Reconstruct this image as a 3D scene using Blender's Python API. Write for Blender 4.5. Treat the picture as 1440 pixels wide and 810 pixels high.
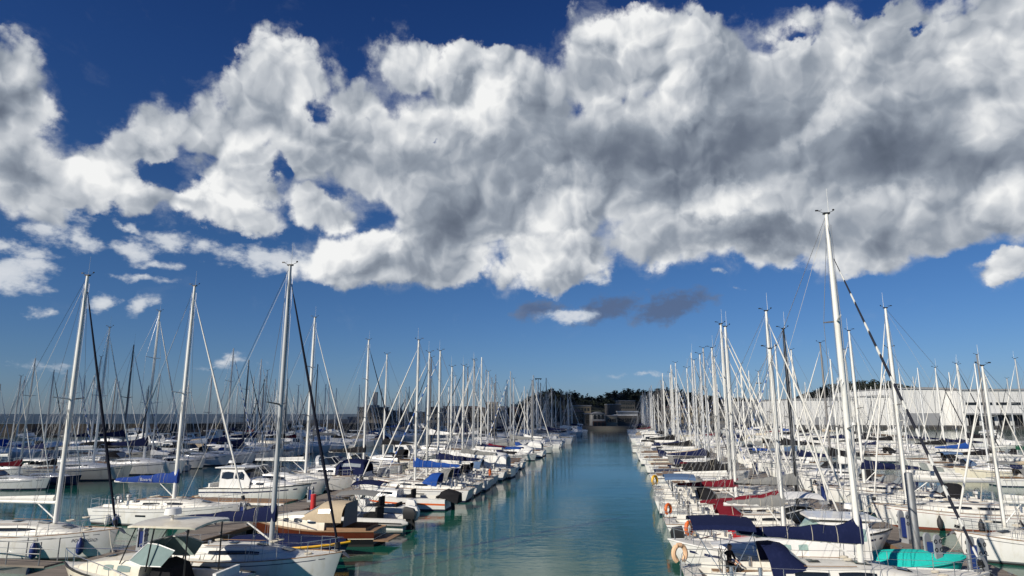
import bpy, bmesh, math, random
from math import sin, cos, tan, atan2, asin, sqrt, pi, radians as R
from mathutils import Vector, Matrix

SC = bpy.context.scene
COL = SC.collection
for o in list(bpy.data.objects):
    bpy.data.objects.remove(o)

# ------------------------------------------------------------------ camera
CAM_Z = 7.0
FPX = 900.0                       # focal length in photo pixels (1440 wide)
PITCH = math.atan(177.0 / FPX)    # the horizon lies 177 px under the centre
cam_d = bpy.data.cameras.new("camera")
cam = bpy.data.objects.new("camera", cam_d)
COL.objects.link(cam)
cam.location = (0, 0, CAM_Z)
cam.rotation_euler = (pi / 2 + PITCH, 0, 0)
cam_d.sensor_width = 36.0
cam_d.lens = 36.0 * FPX / 1440.0
cam_d.clip_start = 0.1
cam_d.clip_end = 60000
SC.camera = cam


def ray(px, py):
    cx, cy = px - 720.0, 405.0 - py
    return Vector((cx, FPX * cos(PITCH) - cy * sin(PITCH), FPX * sin(PITCH) + cy * cos(PITCH))).normalized()


def azel(px, py):
    d = ray(px, py)
    return atan2(d.x, d.y), asin(d.z)


def ground(px, py, z=0.0):
    d = ray(px, py)
    t = (z - CAM_Z) / d.z
    return Vector((d.x * t, d.y * t, z))


# ------------------------------------------------------------------ light
SUN_DIR = Vector((-0.62, -0.60, 0.47)).normalized()      # towards the sun
sun_d = bpy.data.lights.new("sun", 'SUN')
sun_d.energy = 4.9
sun_d.angle = R(0.5)
sun_d.color = (1.0, 0.93, 0.82)
sun = bpy.data.objects.new("sun", sun_d)
COL.objects.link(sun)
sun.location = (-60, -50, 80)
sun.rotation_euler = SUN_DIR.to_track_quat('Z', 'Y').to_euler()

SC.view_settings.view_transform = 'Standard'
SC.view_settings.look = 'None'
SC.view_settings.exposure = 0.0
SC.view_settings.gamma = 1.0
SC.view_settings.use_curve_mapping = False
SC.cycles.max_bounces = 6
SC.cycles.diffuse_bounces = 2
SC.cycles.glossy_bounces = 3
SC.cycles.transmission_bounces = 4
SC.cycles.transparent_max_bounces = 8
SC.cycles.caustics_reflective = False
SC.cycles.caustics_refractive = False

# ------------------------------------------------------------------ sky and clouds
world = bpy.data.worlds.new("World")
SC.world = world
world.use_nodes = True


class NT:
    """small helper to wire shader nodes"""

    def __init__(self, tree):
        self.t = tree

    def n(self, typ, **kw):
        nd = self.t.nodes.new(typ)
        for k, v in kw.items():
            setattr(nd, k, v)
        return nd

    def link(self, a, b):
        self.t.links.new(a, b)

    def put(self, sock, v):
        if isinstance(v, bpy.types.NodeSocket):
            self.t.links.new(v, sock)
        else:
            sock.default_value = v

    def math(self, op, a, b=None, c=None, clamp=False):
        nd = self.n('ShaderNodeMath', operation=op, use_clamp=clamp)
        for i, v in enumerate((a, b, c)):
            if v is not None:
                self.put(nd.inputs[i], v)
        return nd.outputs[0]

    def vmath(self, op, a, b=None, s=None):
        nd = self.n('ShaderNodeVectorMath', operation=op)
        self.put(nd.inputs[0], a)
        if b is not None:
            self.put(nd.inputs[1], b)
        if s is not None:
            self.put(nd.inputs['Scale'], s)
        return nd.outputs['Value'] if op in ('LENGTH', 'DOT_PRODUCT') else nd.outputs[0]

    def noise(self, vec, scale, detail=4, rough=0.5, dist=0.0, color=False, lac=2.0):
        nd = self.n('ShaderNodeTexNoise')
        if vec is not None:
            self.link(vec, nd.inputs['Vector'])
        nd.inputs['Scale'].default_value = scale
        nd.inputs['Detail'].default_value = detail
        nd.inputs['Roughness'].default_value = rough
        nd.inputs['Lacunarity'].default_value = lac
        nd.inputs['Distortion'].default_value = dist
        return nd.outputs['Color' if color else 'Fac']

    def smooth(self, v, a, b, lo=0.0, hi=1.0):
        nd = self.n('ShaderNodeMapRange', interpolation_type='SMOOTHSTEP')
        self.put(nd.inputs[0], v)
        for i, q in enumerate((a, b, lo, hi)):
            self.put(nd.inputs[i + 1], q)
        return nd.outputs[0]

    def lin(self, v, a, b, lo=0.0, hi=1.0, clamp=True):
        nd = self.n('ShaderNodeMapRange', clamp=clamp)
        self.put(nd.inputs[0], v)
        for i, q in enumerate((a, b, lo, hi)):
            self.put(nd.inputs[i + 1], q)
        return nd.outputs[0]

    def mix(self, f, a, b, blend='MIX'):
        nd = self.n('ShaderNodeMix', data_type='RGBA', blend_type=blend)
        self.put(nd.inputs[0], f)
        for s, v in ((nd.inputs[6], a), (nd.inputs[7], b)):
            if isinstance(v, bpy.types.NodeSocket):
                self.link(v, s)
            else:
                s.default_value = (*v, 1.0) if len(v) == 3 else v
        return nd.outputs[2]

    def ramp(self, fac, stops, interp='LINEAR'):
        nd = self.n('ShaderNodeValToRGB')
        nd.color_ramp.interpolation = interp
        e = nd.color_ramp.elements
        while len(e) > 1:
            e.remove(e[0])
        e[0].position, e[0].color = stops[0][0], (*stops[0][1], 1)
        for p, c in stops[1:]:
            q = e.new(p)
            q.color = (*c, 1)
        self.link(fac, nd.inputs[0])
        return nd.outputs[0]

    def blobs(self, vec, blobs, k=0.25):
        """union of soft ellipses given as (x, y, rx, ry, rot, weight) measured on the photo's sky"""
        acc = None
        for (x, y, rx, ry, rot, w) in blobs:
            a0, e0 = azel(x, y)
            ax, _ = azel(x + rx, y)
            _, ey = azel(x, y - ry)
            m = self.n('ShaderNodeMapping', vector_type='TEXTURE')
            self.link(vec, m.inputs[0])
            m.inputs['Location'].default_value = (a0, e0, 0)
            m.inputs['Rotation'].default_value = (0, 0, R(rot))
            m.inputs['Scale'].default_value = (abs(ax - a0), abs(ey - e0), 1)
            g = self.n('ShaderNodeTexGradient', gradient_type='SPHERICAL')
            self.link(m.outputs[0], g.inputs[0])
            v = g.outputs['Fac']
            if w != 1:
                v = self.math('MULTIPLY', v, w)
            acc = v if acc is None else self.math('SMOOTH_MAX', acc, v, k)
        return acc


# soft ellipses of the cloud cover, in photo pixels (the radii reach past the visible edge)
CLOUD = [
    # left edge cloud
    (10, 140, 105, 125, 0, 1), (25, 235, 115, 105, 0, .9), (60, 300, 55, 60, 0, .55),
    # middle left cloud
    (400, 115, 95, 85, 0, 1), (330, 175, 110, 80, 20, 1), (165, 235, 130, 60, 0, 1), (240, 175, 95, 70, 20, .9),
    (345, 250, 120, 75, 0, 1), (290, 275, 90, 40, 0, .8), (430, 230, 80, 90, 0, .8),
    # big bank: upper lobes
    (570, 95, 85, 80, 0, 1), (640, 115, 90, 80, 0, 1), (510, 145, 85, 60, 0, .9), (505, 215, 100, 90, 0, 1),
    (600, 210, 150, 150, 0, 1.1), (730, 140, 130, 110, 0, 1.1), (850, 90, 130, 105, 0, 1.1), (920, 70, 120, 90, 0, 1.1),
    (1010, 100, 150, 105, 0, 1.1), (1130, 110, 190, 130, 0, 1.1), (1270, 90, 210, 130, 0, 1.1), (1410, 80, 170, 150, 0, 1.2),
    # body
    (760, 260, 220, 140, 0, 1.2), (950, 230, 280, 170, 0, 1.3), (1180, 230, 290, 190, 0, 1.3), (1380, 210, 220, 180, 0, 1.3),
    # lower lobes
    (520, 365, 145, 68, 4, 1.05), (610, 375, 120, 52, 8, 1), (640, 310, 120, 110, 0, 1), (790, 360, 150, 62, 12, 1.05),
    (930, 320, 170, 75, 0, 1), (1100, 325, 200, 75, 0, 1), (1230, 335, 130, 62, 0, .9), (1330, 290, 170, 85, 0, 1),
    (1425, 365, 85, 36, 8, .9),
    # middle left links
    (420, 170, 90, 110, 0, .9), (350, 110, 60, 60, 0, .6), (200, 210, 110, 70, 0, .9), (330, 300, 110, 35, 0, .75), (480, 300, 70, 50, 0, .7),
    (235, 255, 150, 62, 0, 1), (100, 250, 90, 60, 0, .95), (450, 285, 90, 50, 0, .8), (470, 110, 50, 70, 0, .5), (300, 130, 70, 60, 0, .55),
]
SMALL = [
    (115, 341, 62, 30, -8, 1), (190, 352, 75, 24, 0, .95), (240, 338, 90, 26, 0, .9), (285, 345, 60, 26, 0, .85), (215, 371, 55, 15, 0, .9), (203, 391, 72, 12, 0, .95), (175, 318, 60, 12, -25, .7),
    (25, 350, 110, 18, -3, .9), (15, 385, 110, 50, 0, 1.05), (40, 368, 70, 16, 0, .8), (145, 426, 40, 22, 20, .9), (198, 430, 44, 26, 45, .9), (60, 441, 42, 16, 0, .8), (330, 509, 62, 20, 5, .75),
    (385, 364, 130, 34, 0, 1), (838, 395, 44, 18, 0, .85), (905, 526, 100, 10, 0, .6), (300, 516, 80, 10, 0, .5), (60, 515, 120, 16, 0, .55), (100, 290, 70, 50, 30, .8), (65, 320, 60, 40, 20, .8),
    (760, 437, 75, 26, 4, 1), (850, 436, 95, 30, 14, 1.1), (945, 431, 105, 32, 14, 1.15), (800, 443, 62, 20, 0, 1), (1010, 383, 30, 8, 0, .6), (1040, 405, 16, 8, 0, .6)]
SMALLDARK = [(620, 250, 60, 90, 0, .5), (760, 437, 95, 36, 4, 1), (850, 436, 110, 40, 14, 1.3), (945, 431, 120, 44, 14, 1.3)]
HOLE = [(225, 241, 80, 36, 0, 1.1), (440, 165, 34, 48, 20, .9), (392, 248, 26, 36, 0, .8), (612, 196, 16, 22, 0, .9), (690, 20, 130, 60, 0, 1),
        (1120, 44, 34, 18, 0, .55), (1225, 15, 50, 20, 0, .6), (1290, 48, 42, 14, 20, .7), (1010, 8, 46, 26, 0, .8), (60, 250, 20, 60, 0, .3),
        (740, 385, 16, 30, -20, .3)]
DARK = [(620, 250, 60, 90, 0, .5), (570, 230, 110, 60, 0, .7), (640, 300, 110, 70, 0, .9), (760, 180, 140, 60, 10, .8), (860, 205, 190, 85, 0, 1.1), (1060, 200, 230, 90, 0, 1.0),
        (1250, 235, 190, 90, 0, 1.0), (1040, 335, 260, 40, 0, 1.0), (700, 330, 90, 50, 0, .8), (560, 412, 150, 30, 0, .9), (800, 395, 90, 22, 0, .5),
        (1290, 330, 180, 50, 0, .8), (1150, 130, 140, 50, 0, .5), (40, 240, 110, 80, 0, .75), (370, 160, 90, 60, 0, .42), (260, 275, 140, 28, 0, .5),
        (1330, 150, 120, 60, 0, .55), (930, 260, 140, 60, 0, .7),
        (20, 380, 100, 60, 0, .35), (1400, 310, 110, 40, 0, .6), (660, 210, 60, 90, 0, .5)]
LIGHT = [(400, 110, 80, 70, 0, .55), (330, 180, 90, 60, 0, .5), (330, 260, 90, 50, 0, .6), (120, 240, 110, 50, 0, .6), (240, 180, 80, 50, 0, .5), (590, 90, 90, 50, 0, .5), (960, 70, 110, 60, 0, .5), (1100, 60, 120, 60, 0, .4), (1400, 90, 110, 80, 0, .5), (800, 275, 105, 55, 25, .8), (1015, 275, 80, 50, 10, .9), (770, 355, 130, 45, 12, .8), (490, 345, 100, 52, 20, 1), (690, 140, 60, 80, -25, .8),
         (1140, 180, 120, 32, 40, .55), (1380, 180, 110, 60, 0, .4), (1425, 265, 80, 60, 30, .7), (1410, 362, 70, 30, 0, .6), (560, 80, 90, 60, 0, .5),
         (870, 40, 120, 50, 0, .6), (1250, 280, 140, 30, 0, .35), (150, 230, 100, 40, 0, .3), (30, 110, 70, 60, 0, .4), 
         (1300, 60, 160, 60, 0, .3), (620, 120, 50, 60, 0, .3), (960, 150, 90, 30, 20, .3)]


def build_sky():
    nt = NT(world.node_tree)
    for nd in list(world.node_tree.nodes):
        world.node_tree.nodes.remove(nd)
    tc = nt.n('ShaderNodeTexCoord')
    d = tc.outputs['Generated']
    sp = nt.n('ShaderNodeSeparateXYZ')
    nt.link(d, sp.inputs[0])
    az = nt.math('ARCTAN2', sp.outputs[0], sp.outputs[1])
    el = nt.math('ARCSINE', sp.outputs[2])
    cb = nt.n('ShaderNodeCombineXYZ')
    nt.link(az, cb.inputs[0])
    nt.link(el, cb.inputs[1])
    ae = cb.outputs[0]
    # stretch the noise a little along the horizon
    # domain warps: large and small billows
    w1 = nt.vmath('SUBTRACT', nt.noise(ae, 9.0, 2, .5, color=True), (.5, .5, .5))
    w2 = nt.vmath('SUBTRACT', nt.noise(ae, 34.0, 5, .6, color=True), (.5, .5, .5))
    p = nt.vmath('ADD', ae, nt.vmath('SCALE', w1, s=.075))
    p = nt.vmath('ADD', p, nt.vmath('SCALE', w2, s=.042))
    pf = nt.vmath('MULTIPLY', p, (1, 1, 0))

    # cauliflower billows: inverted fractal cell noise, two lookups towards the light for relief
    def billow(v, off):
        q = nt.vmath('ADD', v, off) if off else v
        tot = None
        for sc, amp, sh in ((5.5, .52, 0.0), (13.0, .27, 3.3), (31.0, .14, 7.1), (72.0, .055, 1.7)):
            vo = nt.n('ShaderNodeTexVoronoi', feature='F1' if sc > 30 else 'SMOOTH_F1', voronoi_dimensions='2D')
            nt.link(nt.vmath('ADD', q, (sh, sh * .6, 0)), vo.inputs['Vector'])
            vo.inputs['Scale'].default_value = sc
            if sc < 30:
                vo.inputs['Smoothness'].default_value = .25
            dd = vo.outputs['Distance']
            t = nt.math('MULTIPLY', nt.math('SUBTRACT', 1.0, nt.math('MULTIPLY', dd, dd)), amp)
            tot = t if tot is None else nt.math('ADD', tot, t)
        return tot                     # about .45 to 1.04

    w3 = nt.vmath('SUBTRACT', nt.noise(ae, 10.0, 4, .45, color=True), (.5, .5, .5))
    pw = nt.vmath('ADD', ae, nt.vmath('SCALE', w3, s=.09))
    pw = nt.vmath('MULTIPLY', pw, (1, 1, 0))
    b0 = billow(pw, None)
    b1 = billow(pw, (-.011, .015, 0))
    fb = nt.noise(ae, 12.0, 9, .6)
    cover = nt.blobs(pf, CLOUD, .1)
    hole = nt.blobs(pf, HOLE, .1)
    dark = nt.blobs(pf, DARK, .3)
    light = nt.blobs(pf, LIGHT, .15)
    lraw = nt.math('ADD', light, nt.math('MULTIPLY', nt.math('SUBTRACT', b0, .80), .55))
    light = nt.math('MULTIPLY', nt.smooth(lraw, .10, .34), nt.math('MULTIPLY_ADD', light, .75, .25))
    den = nt.math('ADD', cover, nt.math('ADD', nt.math('MULTIPLY', nt.math('SUBTRACT', b0, .82), .75), nt.math('MULTIPLY', nt.math('SUBTRACT', fb, .5), .55)))
    den = nt.math('SUBTRACT', den, nt.math('MULTIPLY', hole, .75))
    den = nt.math('MULTIPLY', den, nt.smooth(cover, .05, .25))
    # nothing outside the photo's quarter is empty: a broken cover all round and overhead
    alpha = nt.smooth(den, .20, .40)
    thick = nt.smooth(den, .25, 1.1)
    # light: relief towards the sun (upper left), shade where thick, base tones
    rel = nt.math('SUBTRACT', b0, b1)
    rel = nt.math('MULTIPLY', rel, nt.math('SUBTRACT', 1.0, nt.math('MULTIPLY', dark, .78)))
    lum = nt.math('MULTIPLY_ADD', rel, 2.15, .80)
    lum = nt.math('MULTIPLY_ADD', thick, -.20, lum)
    lum = nt.math('MULTIPLY_ADD', dark, -.43, lum)
    lum = nt.math('MULTIPLY_ADD', light, .38, lum)
    lum = nt.math('MULTIPLY_ADD', nt.math('SUBTRACT', nt.noise(ae, 7.0, 4, .45), .5), .55, lum)
    lum = nt.math('MAXIMUM', nt.math('MINIMUM', lum, 1.0), 0.0)
    ccol = nt.ramp(lum, [(0.0, (.075, .095, .135)), (.25, (.15, .18, .235)), (.5, (.29, .33, .39)), (.75, (.56, .59, .63)), (1.0, (.90, .905, .90))])

    # small separate puffs, flatter and thinner than the bank
    ps = nt.vmath('ADD', ae, nt.vmath('SCALE', w1, s=.012))
    ps = nt.vmath('ADD', ps, nt.vmath('MULTIPLY', w2, (.050, .026, 0)))
    ps = nt.vmath('MULTIPLY', ps, (1, 1, 0))
    sm = nt.blobs(ps, SMALL, .05)
    sden = nt.math('MULTIPLY_ADD', nt.math('SUBTRACT', nt.noise(nt.vmath('MULTIPLY', ae, (1, 1.7, 0)), 30.0, 7, .6), .5), 1.5, sm)
    sa = nt.math('MULTIPLY', nt.smooth(sden, .30, .85, 0, .85), nt.smooth(sm, .02, .25))
    sd = nt.math('MINIMUM', nt.blobs(ps, SMALLDARK, .05), 1.0)
    sd = nt.math('MULTIPLY', sd, nt.math('SUBTRACT', 1.0, nt.math('MINIMUM', nt.math('MULTIPLY', nt.blobs(ps, [(795, 446, 55, 16, 4, 1)], .01), 2.2), 1.0)))
    sl = nt.math('MULTIPLY_ADD', sd, -.95, nt.math('MULTIPLY_ADD', sden, .30, .58))
    scol = nt.ramp(sl, [(0.0, (.10, .14, .24)), (.35, (.17, .22, .33)), (.6, (.46, .52, .60)), (1.0, (.86, .87, .88))])
    both = nt.math('SUBTRACT', 1.0, nt.math('MULTIPLY', nt.math('SUBTRACT', 1.0, alpha), nt.math('SUBTRACT', 1.0, sa)))
    ccol = nt.mix(nt.math('DIVIDE', alpha, nt.math('MAXIMUM', both, .001), clamp=True), scol, ccol)
    alpha = both

    # thin feathered veil round the bank's edge
    vn = nt.noise(nt.vmath('ADD', nt.vmath('MULTIPLY', ae, (1, 1.5, 0)), nt.vmath('SCALE', w1, s=.10)), 17.0, 8, .62)
    veil = nt.math('MULTIPLY_ADD', nt.math('SUBTRACT', vn, .5), 1.5, nt.math('SUBTRACT', cover, nt.math('MULTIPLY', hole, .8)))
    va = nt.math('MULTIPLY', nt.smooth(veil, .12, .78, 0, .5), nt.smooth(cover, .01, .2))
    vcol = nt.ramp(nt.math('MULTIPLY_ADD', dark, -.5, .75), [(0.0, (.16, .20, .27)), (1.0, (.66, .70, .76))])
    both = nt.math('SUBTRACT', 1.0, nt.math('MULTIPLY', nt.math('SUBTRACT', 1.0, alpha), nt.math('SUBTRACT', 1.0, va)))
    ccol = nt.mix(nt.math('DIVIDE', alpha, nt.math('MAXIMUM', both, .001), clamp=True), vcol, ccol)
    alpha = both

    sky = nt.n('ShaderNodeTexSky', sky_type='NISHITA')
    sky.sun_disc = False
    sky.sun_elevation = asin(SUN_DIR.z)
    sky.sun_rotation = atan2(SUN_DIR.x, SUN_DIR.y)
    sky.altitude = 200
    sky.air_density = 1.0
    sky.dust_density = .35
    sky.ozone_density = 4.5
    hs = nt.n('ShaderNodeHueSaturation')
    hs.inputs['Saturation'].default_value = 1.04
    nt.link(sky.outputs[0], hs.inputs['Color'])
    # the sky deepens faster with height than the model's air does
    bg = nt.n('ShaderNodeBackground')
    tint = nt.ramp(nt.lin(el, 0.0, R(40)), [(0.0, (.45, .57, .87)), (.12, (.43, .57, .81)), (.35, (.36, .54, .76)), (.7, (.26, .45, .77)), (1.0, (.18, .35, .68))])
    nt.link(nt.mix(1.0, hs.outputs[0], tint, 'MULTIPLY'), bg.inputs[0])
    bg.inputs[1].default_value = .085
    bc = nt.n('ShaderNodeBackground')
    nt.link(ccol, bc.inputs[0])
    bc.inputs[1].default_value = 1.0
    mx = nt.n('ShaderNodeMixShader')
    nt.link(alpha, mx.inputs[0])
    nt.link(bg.outputs[0], mx.inputs[1])
    nt.link(bc.outputs[0], mx.inputs[2])
    out = nt.n('ShaderNodeOutputWorld')
    nt.link(mx.outputs[0], out.inputs[0])


build_sky()

# ------------------------------------------------------------------ helpers
rng = random.Random(11)


class MB:
    """collects shapes into one mesh"""

    def __init__(self):
        self.v, self.f = [], []

    def add(self, vs, fs):
        b = len(self.v)
        self.v += [tuple(p) for p in vs]
        self.f += [tuple(i + b for i in q) for q in fs]
        return self

    def box(self, c, s, rz=0.0, taper=1.0):
        x, y, z = s[0] / 2, s[1] / 2, s[2] / 2
        vs = []
        for dz in (-1, 1):
            k = taper if dz > 0 else 1.0
            for dx, dy in ((-1, -1), (1, -1), (1, 1), (-1, 1)):
                px, py = dx * x * k, dy * y * k
                vs.append((c[0] + px * cos(rz) - py * sin(rz), c[1] + px * sin(rz) + py * cos(rz), c[2] + dz * z))
        return self.add(vs, [(3, 2, 1, 0), (4, 5, 6, 7), (0, 1, 5, 4), (1, 2, 6, 5), (2, 3, 7, 6), (3, 0, 4, 7)])

    def loft(self, rings, closed=True, cap=True):
        n = len(rings[0])
        vs = [p for r in rings for p in r]
        fs = []
        for i in range(len(rings) - 1):
            for j in range(n if closed else n - 1):
                a, b = i * n + j, i * n + (j + 1) % n
                fs.append((a, b, b + n, a + n))
        if cap and closed:
            fs.append(tuple(reversed(range(n))))
            fs.append(tuple(range((len(rings) - 1) * n, len(rings) * n)))
        return self.add(vs, fs)

    def tube(self, pts, r, n=6, flat=1.0):
        pts = [Vector(p) for p in pts]
        rs = r if isinstance(r, (list, tuple)) else [r] * len(pts)
        rings = []
        for i, p in enumerate(pts):
            t = (pts[min(i + 1, len(pts) - 1)] - pts[max(i - 1, 0)])
            if t.length < 1e-9:
                t = Vector((0, 0, 1))
            t.normalize()
            a = Vector((0, 1, 0)) if abs(t.y) < .9 else Vector((1, 0, 0))
            a = (a - t * a.dot(t)).normalized()
            b = t.cross(a)
            rings.append([p + (a * cos(2 * pi * k / n) * flat + b * sin(2 * pi * k / n)) * rs[i] for k in range(n)])
        return self.loft(rings)

    def ball(self, c, r, seg=10, rings=6):
        rx, ry, rz = r if isinstance(r, (tuple, list)) else (r, r, r)
        vs = [(c[0], c[1], c[2] - rz)]
        for i in range(1, rings):
            a = -pi / 2 + pi * i / rings
            for j in range(seg):
                t = 2 * pi * j / seg
                vs.append((c[0] + rx * cos(a) * cos(t), c[1] + ry * cos(a) * sin(t), c[2] + rz * sin(a)))
        vs.append((c[0], c[1], c[2] + rz))
        fs = []
        for j in range(seg):
            fs.append((0, 1 + (j + 1) % seg, 1 + j))
        for i in range(rings - 2):
            for j in range(seg):
                a, b = 1 + i * seg + j, 1 + i * seg + (j + 1) % seg
                fs.append((a, b, b + seg, a + seg))
        t = len(vs) - 1
        o = 1 + (rings - 2) * seg
        for j in range(seg):
            fs.append((o + j, o + (j + 1) % seg, t))
        return self.add(vs, fs)

    def ring(self, c, R_, r, axis='x', n=18, m=6, a0=0.0, a1=2 * pi, sy=1.0):
        pts = []
        full = abs(a1 - a0 - 2 * pi) < 1e-6
        for i in range(n + (0 if full else 1)):
            t = a0 + (a1 - a0) * i / n
            p, q = R_ * cos(t), R_ * sin(t) * sy
            pts.append({'x': (0, p, q), 'y': (p, 0, q), 'z': (p, q, 0)}[axis])
        pts = [Vector(c) + Vector(p) for p in pts]
        if not full:
            return self.tube(pts, r, m)
        rings = []
        k = len(pts)
        for i in range(k):
            t = (pts[(i + 1) % k] - pts[i - 1]).normalized()
            a = {'x': Vector((1, 0, 0)), 'y': Vector((0, 1, 0)), 'z': Vector((0, 0, 1))}[axis]
            b = t.cross(a)
            rings.append([pts[i] + (a * cos(2 * pi * j / m) + b * sin(2 * pi * j / m)) * r for j in range(m)])
        rings.append(rings[0])
        return self.loft(rings, cap=False)

    def sheet(self, rows, thick=0.0):
        n = len(rows[0])
        if not thick:
            return self.loft(rows, closed=False, cap=False)
        top = [[(p[0], p[1], p[2] + thick) for p in r] for r in rows]
        rings = [list(r) + list(reversed(t)) for r, t in zip(rows, top)]
        return self.loft(rings)

    def mesh(self, name, mat, smooth=True, sharp=38):
        me = bpy.data.meshes.new(name)
        me.from_pydata(self.v, [], self.f)
        bm = bmesh.new()
        bm.from_mesh(me)
        bmesh.ops.remove_doubles(bm, verts=bm.verts, dist=1e-5)
        bmesh.ops.recalc_face_normals(bm, faces=bm.faces)
        bm.to_mesh(me)
        bm.free()
        me.materials.append(mat)
        if smooth:
            me.polygons.foreach_set('use_smooth', [True] * len(me.polygons))
            me.set_sharp_from_angle(angle=R(sharp))
        me.update()
        return me


def tag(o, label=None, cat=None, group=None, kind=None):
    for k, v in (('label', label), ('category', cat), ('group', group), ('kind', kind)):
        if v:
            o[k] = v
    return o


def link(name, data, parent=None, loc=None, rz=None, scale=None):
    o = bpy.data.objects.new(name, data)
    COL.objects.link(o)
    if parent is not None:
        o.parent = parent
    if loc is not None:
        o.location = loc
    if rz is not None:
        o.rotation_euler = (0, 0, rz)
    if scale is not None:
        o.scale = (scale, scale, scale) if not isinstance(scale, tuple) else scale
    return o


def put(name, mb, mat, parent=None, smooth=True, sharp=38, **kw):
    return link(name, mb.mesh(name, mat, smooth, sharp), parent, **kw)


class Part:
    """a prototype part: name, mesh and sub-parts"""

    def __init__(self, name, mb, mat, subs=(), smooth=True, sharp=38):
        self.name = name
        self.me = mb if isinstance(mb, bpy.types.Mesh) else mb.mesh(name, mat, smooth, sharp)
        self.subs = list(subs)

    def sub(self, *a, **k):
        p = Part(*a, **k)
        self.subs.append(p)
        return p


def place(name, parts, loc, rz, scale=1.0, label=None, cat=None, group=None, swap=None, skip=()):
    """one thing: an Empty at the waterline with its own copies of the parts (mesh data shared)"""
    root = link(name, None, None, loc, rz, scale)
    root.empty_display_size = .3
    tag(root, label, cat, group)

    def go(p, parent):
        if p.name in skip:
            return
        o = link(p.name, p.me, parent)
        if swap and p.name in swap and swap[p.name] is not None:
            o.material_slots[0].link = 'OBJECT'
            o.material_slots[0].material = swap[p.name]
        for s in p.subs:
            go(s, o)

    for p in parts:
        go(p, root)
    return root


# ------------------------------------------------------------------ materials
def mat(name, col, rough=.5, metal=0.0, spec=.5, vary=.0, vscale=3.0, dirt=None, coat=0.0, bump=0.0, bscale=30.0, alpha=None, trans=0.0):
    m = bpy.data.materials.new(name)
    m.use_nodes = True
    nt = NT(m.node_tree)
    b = m.node_tree.nodes['Principled BSDF']
    b.inputs['Roughness'].default_value = rough
    b.inputs['Metallic'].default_value = metal
    b.inputs['Specular IOR Level'].default_value = spec
    b.inputs['Coat Weight'].default_value = coat
    b.inputs['Base Color'].default_value = (*col, 1)
    tc = None
    if vary or dirt or bump:
        tc = nt.n('ShaderNodeTexCoord').outputs['Object']
        oi = nt.n('ShaderNodeObjectInfo')
        tc = nt.vmath('ADD', tc, nt.vmath('SCALE', (13.0, 7.0, 5.0), s=oi.outputs['Random']))
    c = None
    if vary:
        f = nt.noise(tc, vscale, 5, .6)
        c = nt.mix(f, tuple(x * (1 - vary) for x in col), tuple(min(1, x * (1 + vary)) for x in col))
    if dirt:
        st = nt.vmath('MULTIPLY', tc, (1.0, 1.0, .35))
        f2 = nt.smooth(nt.noise(st, vscale * 2.3, 6, .65), .47, .76, 0, .7)
        c = nt.mix(f2, c if c is not None else col, dirt)
    if c is not None:
        nt.link(c, b.inputs['Base Color'])
    if bump:
        bp = nt.n('ShaderNodeBump')
        bp.inputs['Strength'].default_value = bump
        bp.inputs['Distance'].default_value = .02
        nt.link(nt.noise(tc, bscale, 4, .6), bp.inputs['Height'])
        nt.link(bp.outputs[0], b.inputs['Normal'])
    if trans:
        b.inputs['Transmission Weight'].default_value = trans
    return m


M = {}
M['gel'] = mat('white_gelcoat', (.80, .785, .745), .28, vary=.05, vscale=1.2, dirt=(.62, .58, .48), coat=.3)
M['gel_cream'] = mat('cream_gelcoat', (.76, .70, .56), .3, vary=.05, vscale=1.2, dirt=(.55, .47, .34), coat=.3)
M['gel_grey'] = mat('pale_grey_gelcoat', (.62, .63, .63), .3, vary=.05, dirt=(.45, .43, .4))
M['gel_navy'] = mat('navy_gelcoat', (.012, .02, .06), .2, vary=.15, coat=.4)
M['gel_black'] = mat('black_gelcoat', (.012, .012, .014), .25, vary=.2)
M['deck'] = mat('deck_gelcoat', (.74, .72, .65), .55, vary=.06, vscale=2.0, dirt=(.56, .52, .43), bump=.12, bscale=120)
M['wood'] = None
M['antifoul_navy'] = mat('navy_antifouling', (.012, .016, .04), .8, vary=.4)
M['antifoul_red'] = mat('red_brown_antifouling', (.22, .055, .03), .8, vary=.35)
M['antifoul_black'] = mat('black_antifouling', (.012, .012, .012), .8, vary=.4)
M['stripe_navy'] = mat('navy_stripe', (.012, .02, .07), .35)
M['stripe_red'] = mat('red_stripe', (.33, .03, .03), .35)
M['stripe_orange'] = mat('orange_stripe', (.70, .14, .03), .4)
M['stripe_grey'] = mat('grey_stripe', (.16, .17, .18), .4)
M['alu'] = mat('anodised_aluminium', (.72, .72, .70), .42, .35, vary=.08, vscale=2)
M['mast_white'] = mat('white_painted_spar', (.80, .79, .74), .35, vary=.05, vscale=1.0, dirt=(.60, .56, .45))
M['mast_grey'] = mat('dull_grey_spar', (.46, .47, .47), .45, .3, vary=.1, vscale=1.0)
M['mast_dark'] = mat('weathered_dark_spar', (.20, .19, .18), .5, .2, vary=.15, vscale=1.0)
M['mast_black'] = mat('black_carbon_spar', (.012, .012, .013), .35)
M['steel'] = mat('stainless_steel', (.66, .66, .66), .25, .9)
M['wire'] = mat('wire_rope', (.34, .34, .34), .45, .6)
M['rope'] = mat('pale_rope', (.55, .50, .40), .9, vary=.2, vscale=20)
M['black'] = mat('black_plastic', (.012, .012, .013), .45)
M['rubber'] = mat('dark_rubber', (.02, .02, .02), .8, vary=.2)
M['glass'] = mat('smoked_glass', (.012, .016, .02), .06, 0, .8)
M['glass_teal'] = None
M['vinyl'] = mat('clear_vinyl_window', (.26, .29, .30), .12, 0, .7, vary=.2, vscale=4)
M['teak'] = mat('teak_planks', (.27, .16, .085), .7, vary=.3, vscale=6)
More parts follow.
